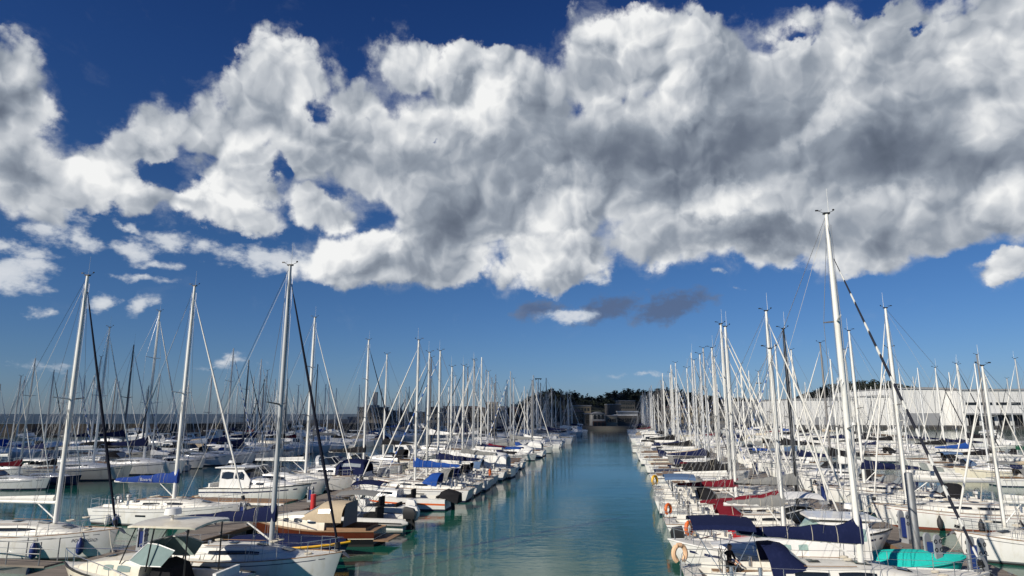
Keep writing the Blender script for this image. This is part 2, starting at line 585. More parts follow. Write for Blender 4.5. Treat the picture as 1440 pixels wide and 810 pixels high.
M['mahogany'] = mat('varnished_mahogany', (.085, .021, .010), .25, vary=.35, vscale=5, coat=.6)


def canvas(name, col, vary=.12):
    return mat(name, col, .92, 0, .15, vary=vary, vscale=5.0, dirt=tuple(min(1, x * 1.3 + .006) for x in col), bump=.5, bscale=9)


M['navy'] = canvas('navy_canvas', (.009, .014, .052))
M['blue'] = canvas('bright_blue_canvas', (.016, .065, .27))
M['steelblue'] = canvas('faded_blue_canvas', (.09, .15, .26))
M['burgundy'] = canvas('burgundy_canvas', (.145, .011, .020))
M['red'] = canvas('red_canvas', (.38, .02, .025))
M['charcoal'] = canvas('black_canvas', (.016, .016, .018))
M['grey'] = canvas('grey_canvas', (.22, .22, .21))
M['beige'] = canvas('beige_canvas', (.48, .39, .27))
M['white'] = canvas('white_canvas', (.78, .77, .73), .05)
M['green'] = canvas('green_canvas', (.02, .10, .06))
M['turquoise'] = canvas('turquoise_canvas', (.02, .52, .44), .08)
M['sail'] = canvas('white_sailcloth', (.74, .72, .66), .06)
M['orange'] = mat('orange_plastic', (.72, .14, .02), .55, vary=.1)
M['peach'] = mat('peach_plastic', (.78, .50, .30), .55, vary=.08)
M['redp'] = mat('red_plastic', (.55, .03, .03), .5, vary=.1)
M['yellow'] = mat('yellow_plastic', (.75, .42, .02), .5, vary=.1)
M['fender_navy'] = mat('navy_fender', (.015, .03, .14), .4, vary=.15)
M['fender_white'] = mat('white_fender', (.72, .70, .64), .45, vary=.1, dirt=(.4, .37, .3))
M['fender_black'] = mat('black_fender', (.03, .03, .032), .6, vary=.2)
M['skin'] = mat('skin', (.52, .29, .19), .6)
M['hair'] = mat('dark_hair', (.012, .009, .007), .7)
M['cloth_black'] = mat('black_shirt', (.015, .015, .018), .9, vary=.2)
M['hypalon'] = mat('pale_grey_hypalon', (.62, .61, .57), .7, vary=.05, dirt=(.42, .40, .35))
M['galv'] = mat('galvanised_steel', (.25, .26, .265), .55, .4, vary=.15, vscale=4, dirt=(.22, .19, .16))
M['ped_grey'] = mat('grey_pedestal_paint', (.36, .37, .38), .5, .2, vary=.06)
M['ped_blue'] = mat('blue_pedestal_panel', (.014, .03, .14), .35)
M['glass_light'] = mat('pale_green_windscreen', (.24, .31, .28), .06, 0, .8, vary=.25, vscale=3)
M['curtain'] = mat('pale_green_curtain_glass', (.30, .42, .38), .1, 0, .8, vary=.35, vscale=14)


def striped(name, a, b, period=.55):
    """furled genoa: the sacrificial strip winds round the roll"""
    m = bpy.data.materials.new(name)
    m.use_nodes = True
    nt = NT(m.node_tree)
    bs = m.node_tree.nodes['Principled BSDF']
    bs.inputs['Roughness'].default_value = .85
    tc = nt.n('ShaderNodeTexCoord').outputs['Object']
    sp = nt.n('ShaderNodeSeparateXYZ')
    nt.link(tc, sp.inputs[0])
    s = nt.math('ADD', nt.math('MULTIPLY', sp.outputs[2], 1 / period), nt.math('MULTIPLY', sp.outputs[1], 2.6))
    s = nt.math('FRACT', nt.math('ADD', s, nt.math('MULTIPLY', nt.noise(tc, .8, 2), .6)))
    f = nt.smooth(s, .30, .34)
    nt.link(nt.mix(f, b, a), bs.inputs['Base Color'])
    return m


M['furl_dark'] = canvas('dark_furled_strip', (.010, .012, .022))
M['furl_striped'] = striped('black_and_white_furled_sail', (.014, .016, .03), (.75, .74, .70), 1.05)
M['furl_bluestripe'] = striped('blue_and_white_furled_sail', (.74, .73, .70), (.03, .10, .35), .9)


def wood_planks(name, col, axis=0, width=.14):
    m = bpy.data.materials.new(name)
    m.use_nodes = True
    nt = NT(m.node_tree)
    bs = m.node_tree.nodes['Principled BSDF']
    bs.inputs['Roughness'].default_value = .85
    tc = nt.n('ShaderNodeTexCoord').outputs['Object']
    sp = nt.n('ShaderNodeSeparateXYZ')
    nt.link(tc, sp.inputs[0])
    q = nt.math('MULTIPLY', sp.outputs[axis], 1 / width)
    fr = nt.math('FRACT', q)
    gap = nt.math('LESS_THAN', fr, .09)
    wn = nt.n('ShaderNodeTexWhiteNoise', noise_dimensions='1D')
    nt.link(nt.math('FLOOR', q), wn.inputs['W'])
    st = nt.vmath('MULTIPLY', tc, (1.0, 18.0, 1.0) if axis == 1 else (18.0, 1.0, 1.0))
    g = nt.noise(st, 1.5, 4, .6)
    v = nt.math('ADD', nt.math('MULTIPLY', wn.outputs['Value'], .55), nt.math('MULTIPLY', g, .6))
    c = nt.mix(v, tuple(x * .6 for x in col), tuple(min(1, x * 1.35) for x in col))
    big = nt.smooth(nt.noise(tc, .7, 5, .6), .5, .75, 0, .5)
    c = nt.mix(big, c, tuple(x * .55 for x in col))
    c = nt.mix(gap, c, (.02, .017, .014))
    nt.link(c, bs.inputs['Base Color'])
    return m


M['planks'] = wood_planks('weathered_pontoon_planks', (.24, .20, .16), 1, .145)
M['concrete'] = mat('pale_concrete', (.38, .36, .32), .9, vary=.2, vscale=1.5, dirt=(.16, .15, .13), bump=.4, bscale=8)
M['float'] = mat('stained_concrete_float', (.26, .24, .21), .9, vary=.3, vscale=2, dirt=(.08, .08, .06))

# ------------------------------------------------------------------ the frame of the harbour: u runs up the channel, v to its right
_d = ray(870, 582)
PSI = atan2(_d.x, _d.y)
DU = Vector((sin(PSI), cos(PSI), 0))
NV = Vector((cos(PSI), -sin(PSI), 0))
RZ_R = -PSI            # local +x along +v
RZ_L = pi - PSI        # local +x along -v


def uv(u, v, z=0.0):
    p = DU * u + NV * v
    return Vector((p.x, p.y, z))


# ------------------------------------------------------------------ water
def water_material(name, body, deep, wave, rough):
    m = bpy.data.materials.new(name)
    m.use_nodes = True
    nt = NT(m.node_tree)
    b = m.node_tree.nodes['Principled BSDF']
    b.inputs['IOR'].default_value = 1.333
    b.inputs['Specular IOR Level'].default_value = .30
    b.inputs['Roughness'].default_value = rough
    tc = nt.n('ShaderNodeTexCoord').outputs['Object']
    f = nt.noise(tc, .035, 3, .5)
    nt.link(nt.mix(f, body, deep), b.inputs['Base Color'])
    a = nt.vmath('MULTIPLY', tc, (.55, 1.0, 1.0))
    w1 = nt.noise(a, 2.2, 3, .55, .6)
    w2 = nt.noise(a, .55, 3, .5, .4)
    w3 = nt.noise(a, 7.0, 2, .5)
    calm = nt.smooth(nt.noise(nt.vmath('MULTIPLY', tc, (.25, 1.0, 1.0)), .07, 3, .55), .35, .65, .35, 1.0)
    h = nt.math('ADD', nt.math('MULTIPLY', w1, .5), nt.math('MULTIPLY', w2, .9))
    h = nt.math('ADD', h, nt.math('MULTIPLY', w3, .12))
    h = nt.math('MULTIPLY', h, calm)
    bp = nt.n('ShaderNodeBump')
    bp.inputs['Strength'].default_value = 1.0
    bp.inputs['Distance'].default_value = wave
    nt.link(h, bp.inputs['Height'])
    nt.link(bp.outputs[0], b.inputs['Normal'])
    return m


M['water'] = water_material('harbour_water', (.010, .100, .066), (.008, .078, .058), .026, .06)
M['sea'] = water_material('open_sea_water', (.005, .022, .042), (.005, .018, .036), .5, .38)

b = MB().add([(-420, -60, 0), (700, -60, 0), (700, 480, 0), (-420, 480, 0)], [(0, 1, 2, 3)])
o = put('harbour_water', b, M['water'], smooth=False)
tag(o, 'teal harbour water filling the channel and the berths', 'water', kind='structure')
b = MB().add([(-40000, -3000, -.12), (40000, -3000, -.12), (40000, 50000, -.12), (-40000, 50000, -.12)], [(0, 1, 2, 3)])
M['sea'].node_tree.nodes['Principled BSDF'].inputs['Specular IOR Level'].default_value = .12
o = put('open_sea', b, M['sea'], smooth=False)
tag(o, 'dark blue open sea reaching the horizon beyond the breakwater', 'sea', kind='structure')

# ------------------------------------------------------------------ land, breakwater, quay
M['rock'] = mat('dark_breakwater_stone', (.050, .043, .036), .95, vary=.45, vscale=.35, dirt=(.10, .085, .07), bump=.8, bscale=1.0)
M['hillground'] = mat('hill_scrub', (.014, .019, .011), 1.0, vary=.5, vscale=.05)
M['leaf'] = mat('dark_pine_foliage', (.012, .019, .010), .9, vary=.5, vscale=.3)
M['leaf2'] = mat('olive_foliage', (.045, .055, .022), .9, vary=.4, vscale=.3)
M['asphalt'] = mat('quay_asphalt', (.06, .058, .055), .95, vary=.3, vscale=.3)
M['bark'] = mat('bark', (.06, .045, .03), .95, vary=.3)


def wall_mat(name, col, d=.12):
    return mat(name, col, .9, vary=d, vscale=.25, dirt=tuple(x * .6 for x in col), bump=.2, bscale=3)


M['plaster_white'] = wall_mat('off_white_plaster', (.34, .325, .295))
M['plaster_cream'] = wall_mat('cream_plaster', (.27, .245, .19))
M['plaster_ochre'] = wall_mat('ochre_plaster', (.20, .165, .115))
M['stone'] = wall_mat('grey_brown_stone', (.125, .115, .097), .3)
M['stone_dark'] = wall_mat('dark_stone', (.11, .10, .088), .3)
M['brick'] = wall_mat('red_brick', (.115, .06, .042), .2)
M['rooftile'] = wall_mat('terracotta_tiles', (.13, .07, .048), .25)
M['roofgrey'] = wall_mat('grey_roof', (.26, .26, .26), .15)
M['cladding'] = None


def cladding(name, col):
    m = mat(name, col, .5, vary=.04, vscale=.05)
    nt = NT(m.node_tree)
    bs = m.node_tree.nodes['Principled BSDF']
    tc = nt.n('ShaderNodeTexCoord').outputs['Object']
    sp = nt.n('ShaderNodeSeparateXYZ')
    nt.link(tc, sp.inputs[0])
    fr = nt.math('FRACT', nt.math('MULTIPLY', sp.outputs[2], 1.0))
    fx = nt.math('FRACT', nt.math('MULTIPLY', sp.outputs[0], 1 / 6.0))
    ln = nt.math('MAXIMUM', nt.math('LESS_THAN', fr, .06), nt.math('LESS_THAN', fx, .02))
    src = bs.inputs['Base Color'].links[0].from_socket
    nt.link(nt.mix(ln, src, tuple(x * .72 for x in col)), bs.inputs['Base Color'])
    return m


M['cladding'] = cladding('white_metal_cladding', (.74, .74, .71))
M['cladding_grey'] = cladding('grey_metal_cladding', (.30, .31, .32))
M['shipgrey'] = mat('grey_ship_paint', (.10, .115, .14), .6, vary=.15, vscale=.3)
M['awning'] = mat('white_awning', (.72, .72, .70), .7)
M['road'] = M['asphalt']


def breakwater():
    b = MB()
    r = random.Random(3)
    xs = [-420 + i * 5 for i in range(81)]
    rings = []
    for x in xs:
        y = 236 + (x + 420) * .045
        rings.append([(x, y - 5 + r.uniform(-.8, .8), -1.0), (x, y - 3 + r.uniform(-.8, .8), .9 + r.uniform(-.4, .4)), (x, y - 1.2, 1.7 + r.uniform(-.2, .2)),
                      (x, y - 1.0, 3.35), (x, y + .6, 3.35), (x, y + .8, 2.2), (x, y + 6, -1.0)])
    b.loft(rings)
    o = put('breakwater', b, M['rock'], smooth=False)
    tag(o, 'long dark stone breakwater closing the harbour off from the open sea', 'breakwater', kind='thing')


breakwater()


def hill(name, pts, y0, depth, label, seed, base=0.0):
    """terrain ridge: pts = crest profile (photo x, crest y) at distance y0"""
    r = random.Random(seed)
    rows = []
    n = 40
    prof = []
    for i in range(n + 1):
        px = pts[0][0] + (pts[-1][0] - pts[0][0]) * i / n
        for (a, b_) in zip(pts, pts[1:]):
            if a[0] <= px <= b_[0]:
                py = a[1] + (b_[1] - a[1]) * (px - a[0]) / (b_[0] - a[0])
        d = ray(px, py)
        prof.append((d.x / d.y * y0, CAM_Z + d.z / d.y * y0))
    for k, (dy, f) in enumerate(((-.55, .0), (-.42, .35), (-.25, .72), (0, 1.0), (.35, .9), (.8, .5), (1.2, 0))):
        rows.append([(x * (1 + dy * depth / y0 * .15), y0 + dy * depth, base + (max(h, base) - base) * f * (1 + r.uniform(-.03, .03))) for x, h in prof])
    b = MB()
    b.sheet(rows)
    o = put(name, b, M['hillground'])
    tag(o, label, 'hill', kind='structure')
    return prof


def wood(name, prof, y0, label, seed, hmin, hmax, count, matl, spread=30.0):
    """a far wood along a ridge that reads as one mass: clumps of leaf-sized faces on short trunks"""
    r = random.Random(seed)
    b = MB()
    for i in range(count):
        k = r.uniform(0, len(prof) - 1.001)
        j = int(k)
        f = k - j
        x = prof[j][0] * (1 - f) + prof[j + 1][0] * f
        z = prof[j][1] * (1 - f) + prof[j + 1][1] * f
        dy = r.uniform(-spread, spread * .4)
        zz = z * (1 - abs(dy) / (spread * 4.0)) - (0 if dy > -spread * .3 else 1.5)
        h = r.uniform(hmin, hmax)
        w = h * r.uniform(.35, .6)
        c = Vector((x, y0 + dy, zz + h * .28))
        for q in range(34):
            th, ph = r.uniform(0, 2 * pi), math.acos(r.uniform(-1, 1))
            rr = r.random() ** .4
            p = c + Vector((w * rr * sin(ph) * cos(th), w * rr * sin(ph) * sin(th), h * .5 * rr * cos(ph)))
            s = h * r.uniform(.10, .22)
            t1 = Vector((r.uniform(-1, 1), r.uniform(-1, 1), r.uniform(-.6, .6))) * s
            t2 = Vector((r.uniform(-1, 1), r.uniform(-1, 1), r.uniform(-.6, .6))) * s
            b.add([p - t1, p + t2, p + t1, p - t2], [(0, 1, 2, 3)])
        b.tube([(x, y0 + dy, zz - 1), (x, y0 + dy, zz + h * .3)], [h * .03, h * .015], 5)
    o = put(name, b, matl, smooth=False)
    tag(o, label, 'wood', kind='stuff')


# quay and land behind the marina
b = MB()
b.add([(-62, 296, 1.35), (640, 296, 1.35), (640, 900, 1.35), (-62, 900, 1.35), (-62, 296, -1), (640, 296, -1)], [(0, 1, 2, 3), (4, 5, 1, 0), (4, 0, 3)])
o = put('quay', b, M['asphalt'], smooth=False)
tag(o, 'grey quay across the far end of the channel', 'quay', kind='structure')
b = MB()
b.add([(-190, 330, 1.3), (-62.2, 330, 1.3), (-62.2, 900, 1.3), (-190, 900, 1.3), (-190, 330, -1), (-62.2, 330, -1), (-190, 900, -1)], [(0, 1, 2, 3), (4, 5, 1, 0), (6, 4, 0, 3)])
o = put('port_ground', b, M['asphalt'], smooth=False)
tag(o, 'grey ground of the old port beyond the left berths', 'ground', kind='structure')
# quay edge with a brick lip
b = MB().box((52, 295.7, .75), (70, .5, 1.5))
o = put('quay_wall', b, M['stone_dark'], smooth=False)
tag(o, 'low dark stone quay wall closing the far end of the channel', 'wall')

P1 = hill('hill', [(690, 582), (720, 575), (748, 562), (775, 551), (800, 555), (830, 562), (860, 570), (900, 578), (930, 582)], 520, 120,
          'dark wooded hill behind the far left end of the channel', 5)
wood('hillside_wood', P1, 520, 'dark pine wood along the hill left of the channel end', 21, 3, 6, 330, M['leaf'], 60)
P2 = hill('hill.001', [(815, 582), (832, 568), (850, 558), (868, 553), (900, 553), (930, 551), (960, 554), (985, 560), (1020, 564), (1060, 565), (1090, 568), (1130, 576)], 560, 140,
          'dark wooded hill rising over the harbour buildings', 6)
wood('hillside_wood.001', P2, 560, 'dark wood on the crest above the harbour buildings', 22, 3, 6, 520, M['leaf'], 60)
P3 = hill('hill.002', [(1090, 580), (1130, 562), (1160, 547), (1190, 541), (1225, 538), (1255, 544), (1290, 551), (1330, 553), (1360, 556), (1390, 552), (1415, 554), (1450, 566)], 640, 160,
          'dark wooded hill behind the white shed', 7)
wood('hillside_wood.002', P3, 640, 'dark wood on the hill above the white shed roof', 23, 3.5, 7, 560, M['leaf'], 60)


def window_grid(parent, x0, x1, z0, z1, y, nx, nz, w, h, rz=0, m='glass', name='window'):
    for i in range(nx):
        for j in range(nz):
            x = x0 + (x1 - x0) * (i + .5) / nx
            z = z0 + (z1 - z0) * (j + .5) / nz
            put(name, MB().box((x, y, z), (w, .12, h)), M[m], parent, smooth=False)


def building(name, px0, px1, ptop, y, depth, wallm, roofm, label, cat='building', roof='gable', nx=4, nz=2, z0=1.35, wsize=(1.2, 1.6)):
    d0, d1 = ray(px0, ptop), ray(px1, ptop)
    x0, x1 = d0.x / d0.y * y, d1.x / d1.y * y
    zt = CAM_Z + d0.z / d0.y * y
    w = x1 - x0
    root = link(name, None, None, ((x0 + x1) / 2, y + depth / 2, z0))
    tag(root, label, cat)
    h = zt - z0
    rh = min(2.6, w * .16) if roof == 'gable' else .5
    hw = h - rh
    put('wall', MB().box((0, 0, hw / 2), (w, depth, hw)), M[wallm], root, smooth=False)
    rb = MB()
    if roof == 'gable':
        e = .5
        rb.loft([[(-w / 2 - e, -depth / 2 - e, hw), (0, -depth / 2 - e, hw + rh), (w / 2 + e, -depth / 2 - e, hw), (0, -depth / 2 - e, hw + rh - .35 * 1.2)][:3],
                 [(-w / 2 - e, depth / 2 + e, hw), (0, depth / 2 + e, hw + rh), (w / 2 + e, depth / 2 + e, hw)]])
    elif roof == 'hip':
        e = .5
        rb.add([(-w / 2 - e, -depth / 2 - e, hw), (w / 2 + e, -depth / 2 - e, hw), (w / 2 + e, depth / 2 + e, hw), (-w / 2 - e, depth / 2 + e, hw), (-w / 4, 0, hw + rh + 1.0), (w / 4, 0, hw + rh + 1.0)],
               [(0, 1, 5, 4), (1, 2, 5), (2, 3, 4, 5), (3, 0, 4), (3, 2, 1, 0)])
    else:
        rb.box((0, 0, hw + rh / 2), (w + .5, depth + .5, rh))
    put('roof', rb, M[roofm], root, smooth=False)
    if nx and nz:
        window_grid(root, -w / 2 + .6, w / 2 - .6, .8, hw - .3, -depth / 2 - .03, nx, nz, min(wsize[0], w / nx * .6), min(wsize[1], hw / nz * .6))
    return root, w, hw, depth


# houses and port buildings (photo x range, roof line, distance)
building('port_building', 503, 541, 572, 420, 14, 'stone_dark', 'roofgrey', 'dark flat port block left of the houses, below the funnel', roof='flat', nx=7, nz=2)
building('port_building.001', 541, 566, 577, 430, 14, 'stone_dark', 'roofgrey', 'low dark port shed with a flat roof between block and cranes', roof='flat', nx=4, nz=1)
building('port_house', 566, 598, 579, 425, 12, 'plaster_ochre', 'roofgrey', 'long ochre flat roofed port house', roof='flat', nx=6, nz=1)
building('port_house.001', 598, 622, 574, 420, 12, 'plaster_cream', 'rooftile', 'cream port house with tiled roof, leftmost of the pale houses', roof='hip', nx=4, nz=2)
building('port_house.002', 623, 645, 571, 415, 12, 'plaster_white', 'roofgrey', 'pale square port house with flat roof and small dark windows', roof='flat', nx=3, nz=3)
building('port_house.003', 646, 683, 573, 440, 12, 'stone', 'rooftile', 'grey stone row house with a tiled roof', roof='hip', nx=6, nz=2)
building('port_house.004', 684, 700, 565, 430, 12, 'plaster_cream', 'roofgrey', 'tall cream tower house above the left berths', roof='flat', nx=3, nz=4)
building('port_house.005', 700, 713, 571, 412, 12, 'plaster_white', 'roofgrey', 'small pale house right of the tower house', roof='flat', nx=2, nz=2)
building('port_house.006', 714, 730, 574, 420, 12, 'brick', 'rooftile', 'brownish brick house at the foot of the left hill', roof='hip', nx=3, nz=2)
building('harbour_building', 790, 822, 578, 330, 14, 'stone', 'rooftile', 'stone harbour building left of the quay', roof='hip', nx=7, nz=2)
building('harbour_building.001', 806, 831, 570, 360, 14, 'plaster_ochre', 'roofgrey', 'ochre harbour building with flat roof behind the stone one', roof='flat', nx=5, nz=3)
building('harbour_building.002', 822, 834, 581, 325, 12, 'stone', 'roofgrey', 'narrow stone building beside the white gabled hall', roof='flat', nx=2, nz=2)
# white gabled hall with three arched windows
root, w, hw, dp = building('boat_hall', 833, 851, 579, 312, 16, 'plaster_white', 'roofgrey', 'white gabled hall with three arched windows facing the channel', roof='gable', nx=0, nz=0)
for i in range(3):
    x = (-.3 + .3 * i) * w
    bm_ = MB()
    pts = [(x - .8, 0), (x + .8, 0), (x + .8, 1.3)] + [(x + .8 * cos(t), 1.3 + .8 * sin(t)) for t in (pi * .2, pi * .4, pi * .6, pi * .8)] + [(x - .8, 1.3)]
    bm_.loft([[(p[0], -dp / 2 - .08, p[1] + hw * .56) for p in pts], [(p[0], -dp / 2 + .05, p[1] + hw * .56) for p in pts]])
    put('window', bm_, M['glass'], root, smooth=False)
put('brick_base', MB().box((0, -dp / 2 - .06, hw * .2), (w * .98, .1, hw * .4)), M['brick'], root, smooth=False)
for i in range(3):
    put('door', MB().box(((-.3 + .3 * i) * w, -dp / 2 - .14, hw * .16), (1.5, .1, hw * .32)), M['black'], root, smooth=False)
building('harbour_building.003', 855, 873, 568, 380, 14, 'stone_dark', 'roofgrey', 'tall plain dark stone building behind the quay cafes', roof='flat', nx=0, nz=0)
building('harbour_building.004', 871, 893, 563, 420, 16, 'stone', 'roofgrey', 'large terraced stone building high under the wooded crest', roof='flat', nx=8, nz=5, wsize=(1.0, 1.2))
building('harbour_building.005', 852, 868, 584, 318, 12, 'plaster_cream', 'roofgrey', 'low cream harbour cafe right of the white hall', roof='flat', nx=4, nz=1)
building('harbour_building.006', 866, 896, 583, 324, 12, 'stone_dark', 'awning', 'long low quayside building with a white awning roof', roof='flat', nx=8, nz=1)
building('harbour_building.007', 872, 897, 578, 345, 12, 'plaster_white', 'awning', 'upper terrace building with white roof edge behind the quay', roof='flat', nx=6, nz=1)
building('harbour_building.008', 897, 935, 579, 350, 14, 'stone', 'roofgrey', 'long stone warehouse behind the right channel masts', roof='flat', nx=9, nz=2)
building('harbour_building.009', 936, 985, 572, 400, 14, 'plaster_ochre', 'rooftile', 'ochre warehouse with tiled roof behind the right berths', roof='hip', nx=10, nz=2)
building('harbour_building.010', 986, 1030, 577, 380, 14, 'stone', 'roofgrey', 'grey stone block behind the right berths, beside the ochre warehouse', roof='flat', nx=9, nz=2)
building('harbour_building.011', 1031, 1112, 565, 420, 20, 'cladding_grey', 'cladding', 'grey shed with a white roof edge left of the big white shed', roof='flat', nx=0, nz=0)


def shed(name, px0, px1, ptop, y, depth, label, split=None):
    d0, d1 = ray(px0, ptop), ray(px1, ptop)
    x0, x1 = d0.x / d0.y * y, d1.x / d1.y * y
    zt = CAM_Z + d1.z / d1.y * y
    root = link(name, None, None, ((x0 + x1) / 2, y + depth / 2, 1.35))
    tag(root, label, 'shed')
    w, h = x1 - x0, zt - 1.35
    put('wall', MB().box((0, 0, h / 2), (w, depth, h)), M['cladding'], root, smooth=False)
    put('roof', MB().loft([[(-w / 2 - .3, -depth / 2 - .3, h + .004), (w / 2 + .3, -depth / 2 - .3, h + .004), (w / 2 + .3, -depth / 2 - .3, h + .5), (0, -depth / 2 - .3, h + .9), (-w / 2 - .3, -depth / 2 - .3, h + .5)],
                           [(-w / 2 - .3, depth / 2 + .3, h + .004), (w / 2 + .3, depth / 2 + .3, h + .004), (w / 2 + .3, depth / 2 + .3, h + .5), (0, depth / 2 + .3, h + .9), (-w / 2 - .3, depth / 2 + .3, h + .5)]]),
        M['roofgrey'], root, smooth=False)
    gt = MB().tube([(-w / 2, -depth / 2 - .45, h + .1), (w / 2, -depth / 2 - .45, h + .1)], .22, 5)
    for i in range(int(w / 18) + 1):
        gt.tube([(-w / 2 + 2 + i * 18, -depth / 2 - .25, h), (-w / 2 + 2 + i * 18, -depth / 2 - .25, 0)], .13, 5)
    put('gutter', gt, M['mast_grey'], root)
    return root, w, h


# the large white shed on the right and its lower wings
root, w, h = shed('white_shed', 1256, 1345, 547, 330, 60, 'large white clad shed with a dark low opening, taller left hall')
put('opening', MB().box((-w * .14, -30.06, 3.0), (w * .64, .3, 6.0)), M['cladding_grey'], root, smooth=False)
root, w, h = shed('white_shed.001', 1346, 1560, 549, 322, 70, 'long white clad hall with a dark window band right of the tall shed')
for i in range(9):
    put('window', MB().box((-w * .42 + i * w * .1, -35.08, h * .62), (w * .075, .2, 1.3)), M['glass'], root, smooth=False)
put('canopy', MB().box((0, -37.0, h * .33), (w * .98, 4.0, .7)), M['cladding_grey'], root, smooth=False)
for i in range(9):
    put('door', MB().box((-w * .42 + i * w * .1, -35.10, h * .14), (w * .07, .2, h * .28)), M['black'], root, smooth=False)
root, w, h = shed('white_shed.002', 1218, 1255, 558, 335, 40, 'small white hall stepped below the tall shed')
root, w, h = shed('white_shed.003', 1113, 1217, 562, 345, 40, 'low white hall with a pale eaves line farthest left of the sheds')
for i in range(8):
    put('door', MB().box((-w * .42 + i * w * .12, -20.08, 2.0), (w * .06, .2, 4.0)), M['cladding_grey'], root, smooth=False)


def ship_and_cranes():
    root = link('cargo_ship', None, None, (-0, 0, 0))
    y = 470
    d = ray(527, 560)
    root.location = (d.x / d.y * y, y, 0)
    tag(root, 'grey ship funnel and superstructure rising behind the dark port block', 'ship')
    put('hull', MB().loft([[(-16, -5, 0), (16, -5, 0), (18, -5, 5), (-18, -5, 5)], [(-16, 5, 0), (16, 5, 0), (18, 5, 5), (-18, 5, 5)]]), M['shipgrey'], root, smooth=False)
    put('superstructure', MB().box((-2, 0, 8), (16, 8, 6)).box((-2, 0, 12), (10, 7, 2.4)), M['shipgrey'], root, smooth=False)
    put('funnel', MB().box((.4, 0, 17), (3.0, 3.0, 11)), M['shipgrey'], root, smooth=False)
    put('mast', MB().tube([(5, 0, 11), (5, 0, 25)], .22, 6).box((5, 0, 21), (2.6, .3, .2)), M['shipgrey'], root)
    for i, (px, top, lab) in enumerate(((563, 561, 'dark portal crane with a slanting jib left of the pale houses'), (571, 558, 'slim dark port crane with a raised jib, right of the other crane'))):
        y = 450
        d = ray(px, top)
        r = link('port_crane' if i == 0 else 'port_crane.001', None, None, (d.x / d.y * y, y, 1.3))
        tag(r, lab, 'crane')
        zt = CAM_Z + d.z / d.y * y
        put('portal', MB().tube([(-2.2, 0, 0), (-1, 0, 6)], .35, 5).tube([(2.2, 0, 0), (1, 0, 6)], .35, 5).box((0, 0, 6.4), (3.4, 3, 1)), M['shipgrey'], r)
        put('cabin', MB().box((0, 0, 8), (2.4, 2.4, 2.4)), M['shipgrey'], r, smooth=False)
        put('jib', MB().tube([(0, 0, 8.5), (3.6, 0, zt - 1.3)], [.5, .2], 5).tube([(-1, 0, 8.5), (-.6, 0, zt * .75)], .25, 5), M['shipgrey'], r)


ship_and_cranes()


def floodlight(px, ptop, y, label, name='floodlight_mast'):
    d = ray(px, ptop)
    zt = CAM_Z + d.z / d.y * y
    r = link(name, None, None, (d.x / d.y * y, y, 1.35))
    tag(r, label, 'lamp mast')
    put('pole', MB().tube([(0, 0, 0), (0, 0, zt - 1.35)], [.3, .14], 7), M['mast_grey'], r)
    put('lamp_ring', MB().box((0, 0, zt - 1.2), (3.4, 1.6, .35)).box((-1.2, 0, zt - 1.5), (.6, .8, .4)).box((1.2, 0, zt - 1.5), (.6, .8, .4)), M['stone_dark'], r, smooth=False)


floodlight(757, 533, 340, 'tall floodlight mast behind the left berths')
floodlight(1067, 539, 400, 'tall floodlight mast left of the white sheds')


# unseen cloud of balls added to shade far left berths, channel end and hills
def shading_cloud():
    r = random.Random(8)
    b = MB()
    alt = 520.0
    sh = SUN_DIR * (alt / SUN_DIR.z)

    def shaded(x, y):
        if y > 175:
            return x < 62 + (y - 175) * .05
        if y > 75:
            return x < -40 + (y - 75) * .62
        return x < -40 and y > 52 - (x + 40) * .05
    y = 40
    while y < 760:
        x = -460 if y < 260 else -260
        while x < (110 if y < 420 else 330):
            if shaded(x, y) or (y > 420):
                rr = r.uniform(4.5, 7.6) * (1.0 if y < 190 else 1.22)
                b.ball((x + sh.x + r.uniform(-4, 4), y + sh.y + r.uniform(-4, 4), alt + r.uniform(-10, 25)), (rr, rr, rr * .7), 7, 5)
            x += 12.5
        y += 12.5
    m = mat('shade_cloud_white', (.9, .9, .9), 1.0, spec=0)
    o = put('shade_cloud', b, m)
    tag(o, 'unseen white balls added behind the camera to shade the far berths', 'shade_cloud', kind='stuff')


shading_cloud()

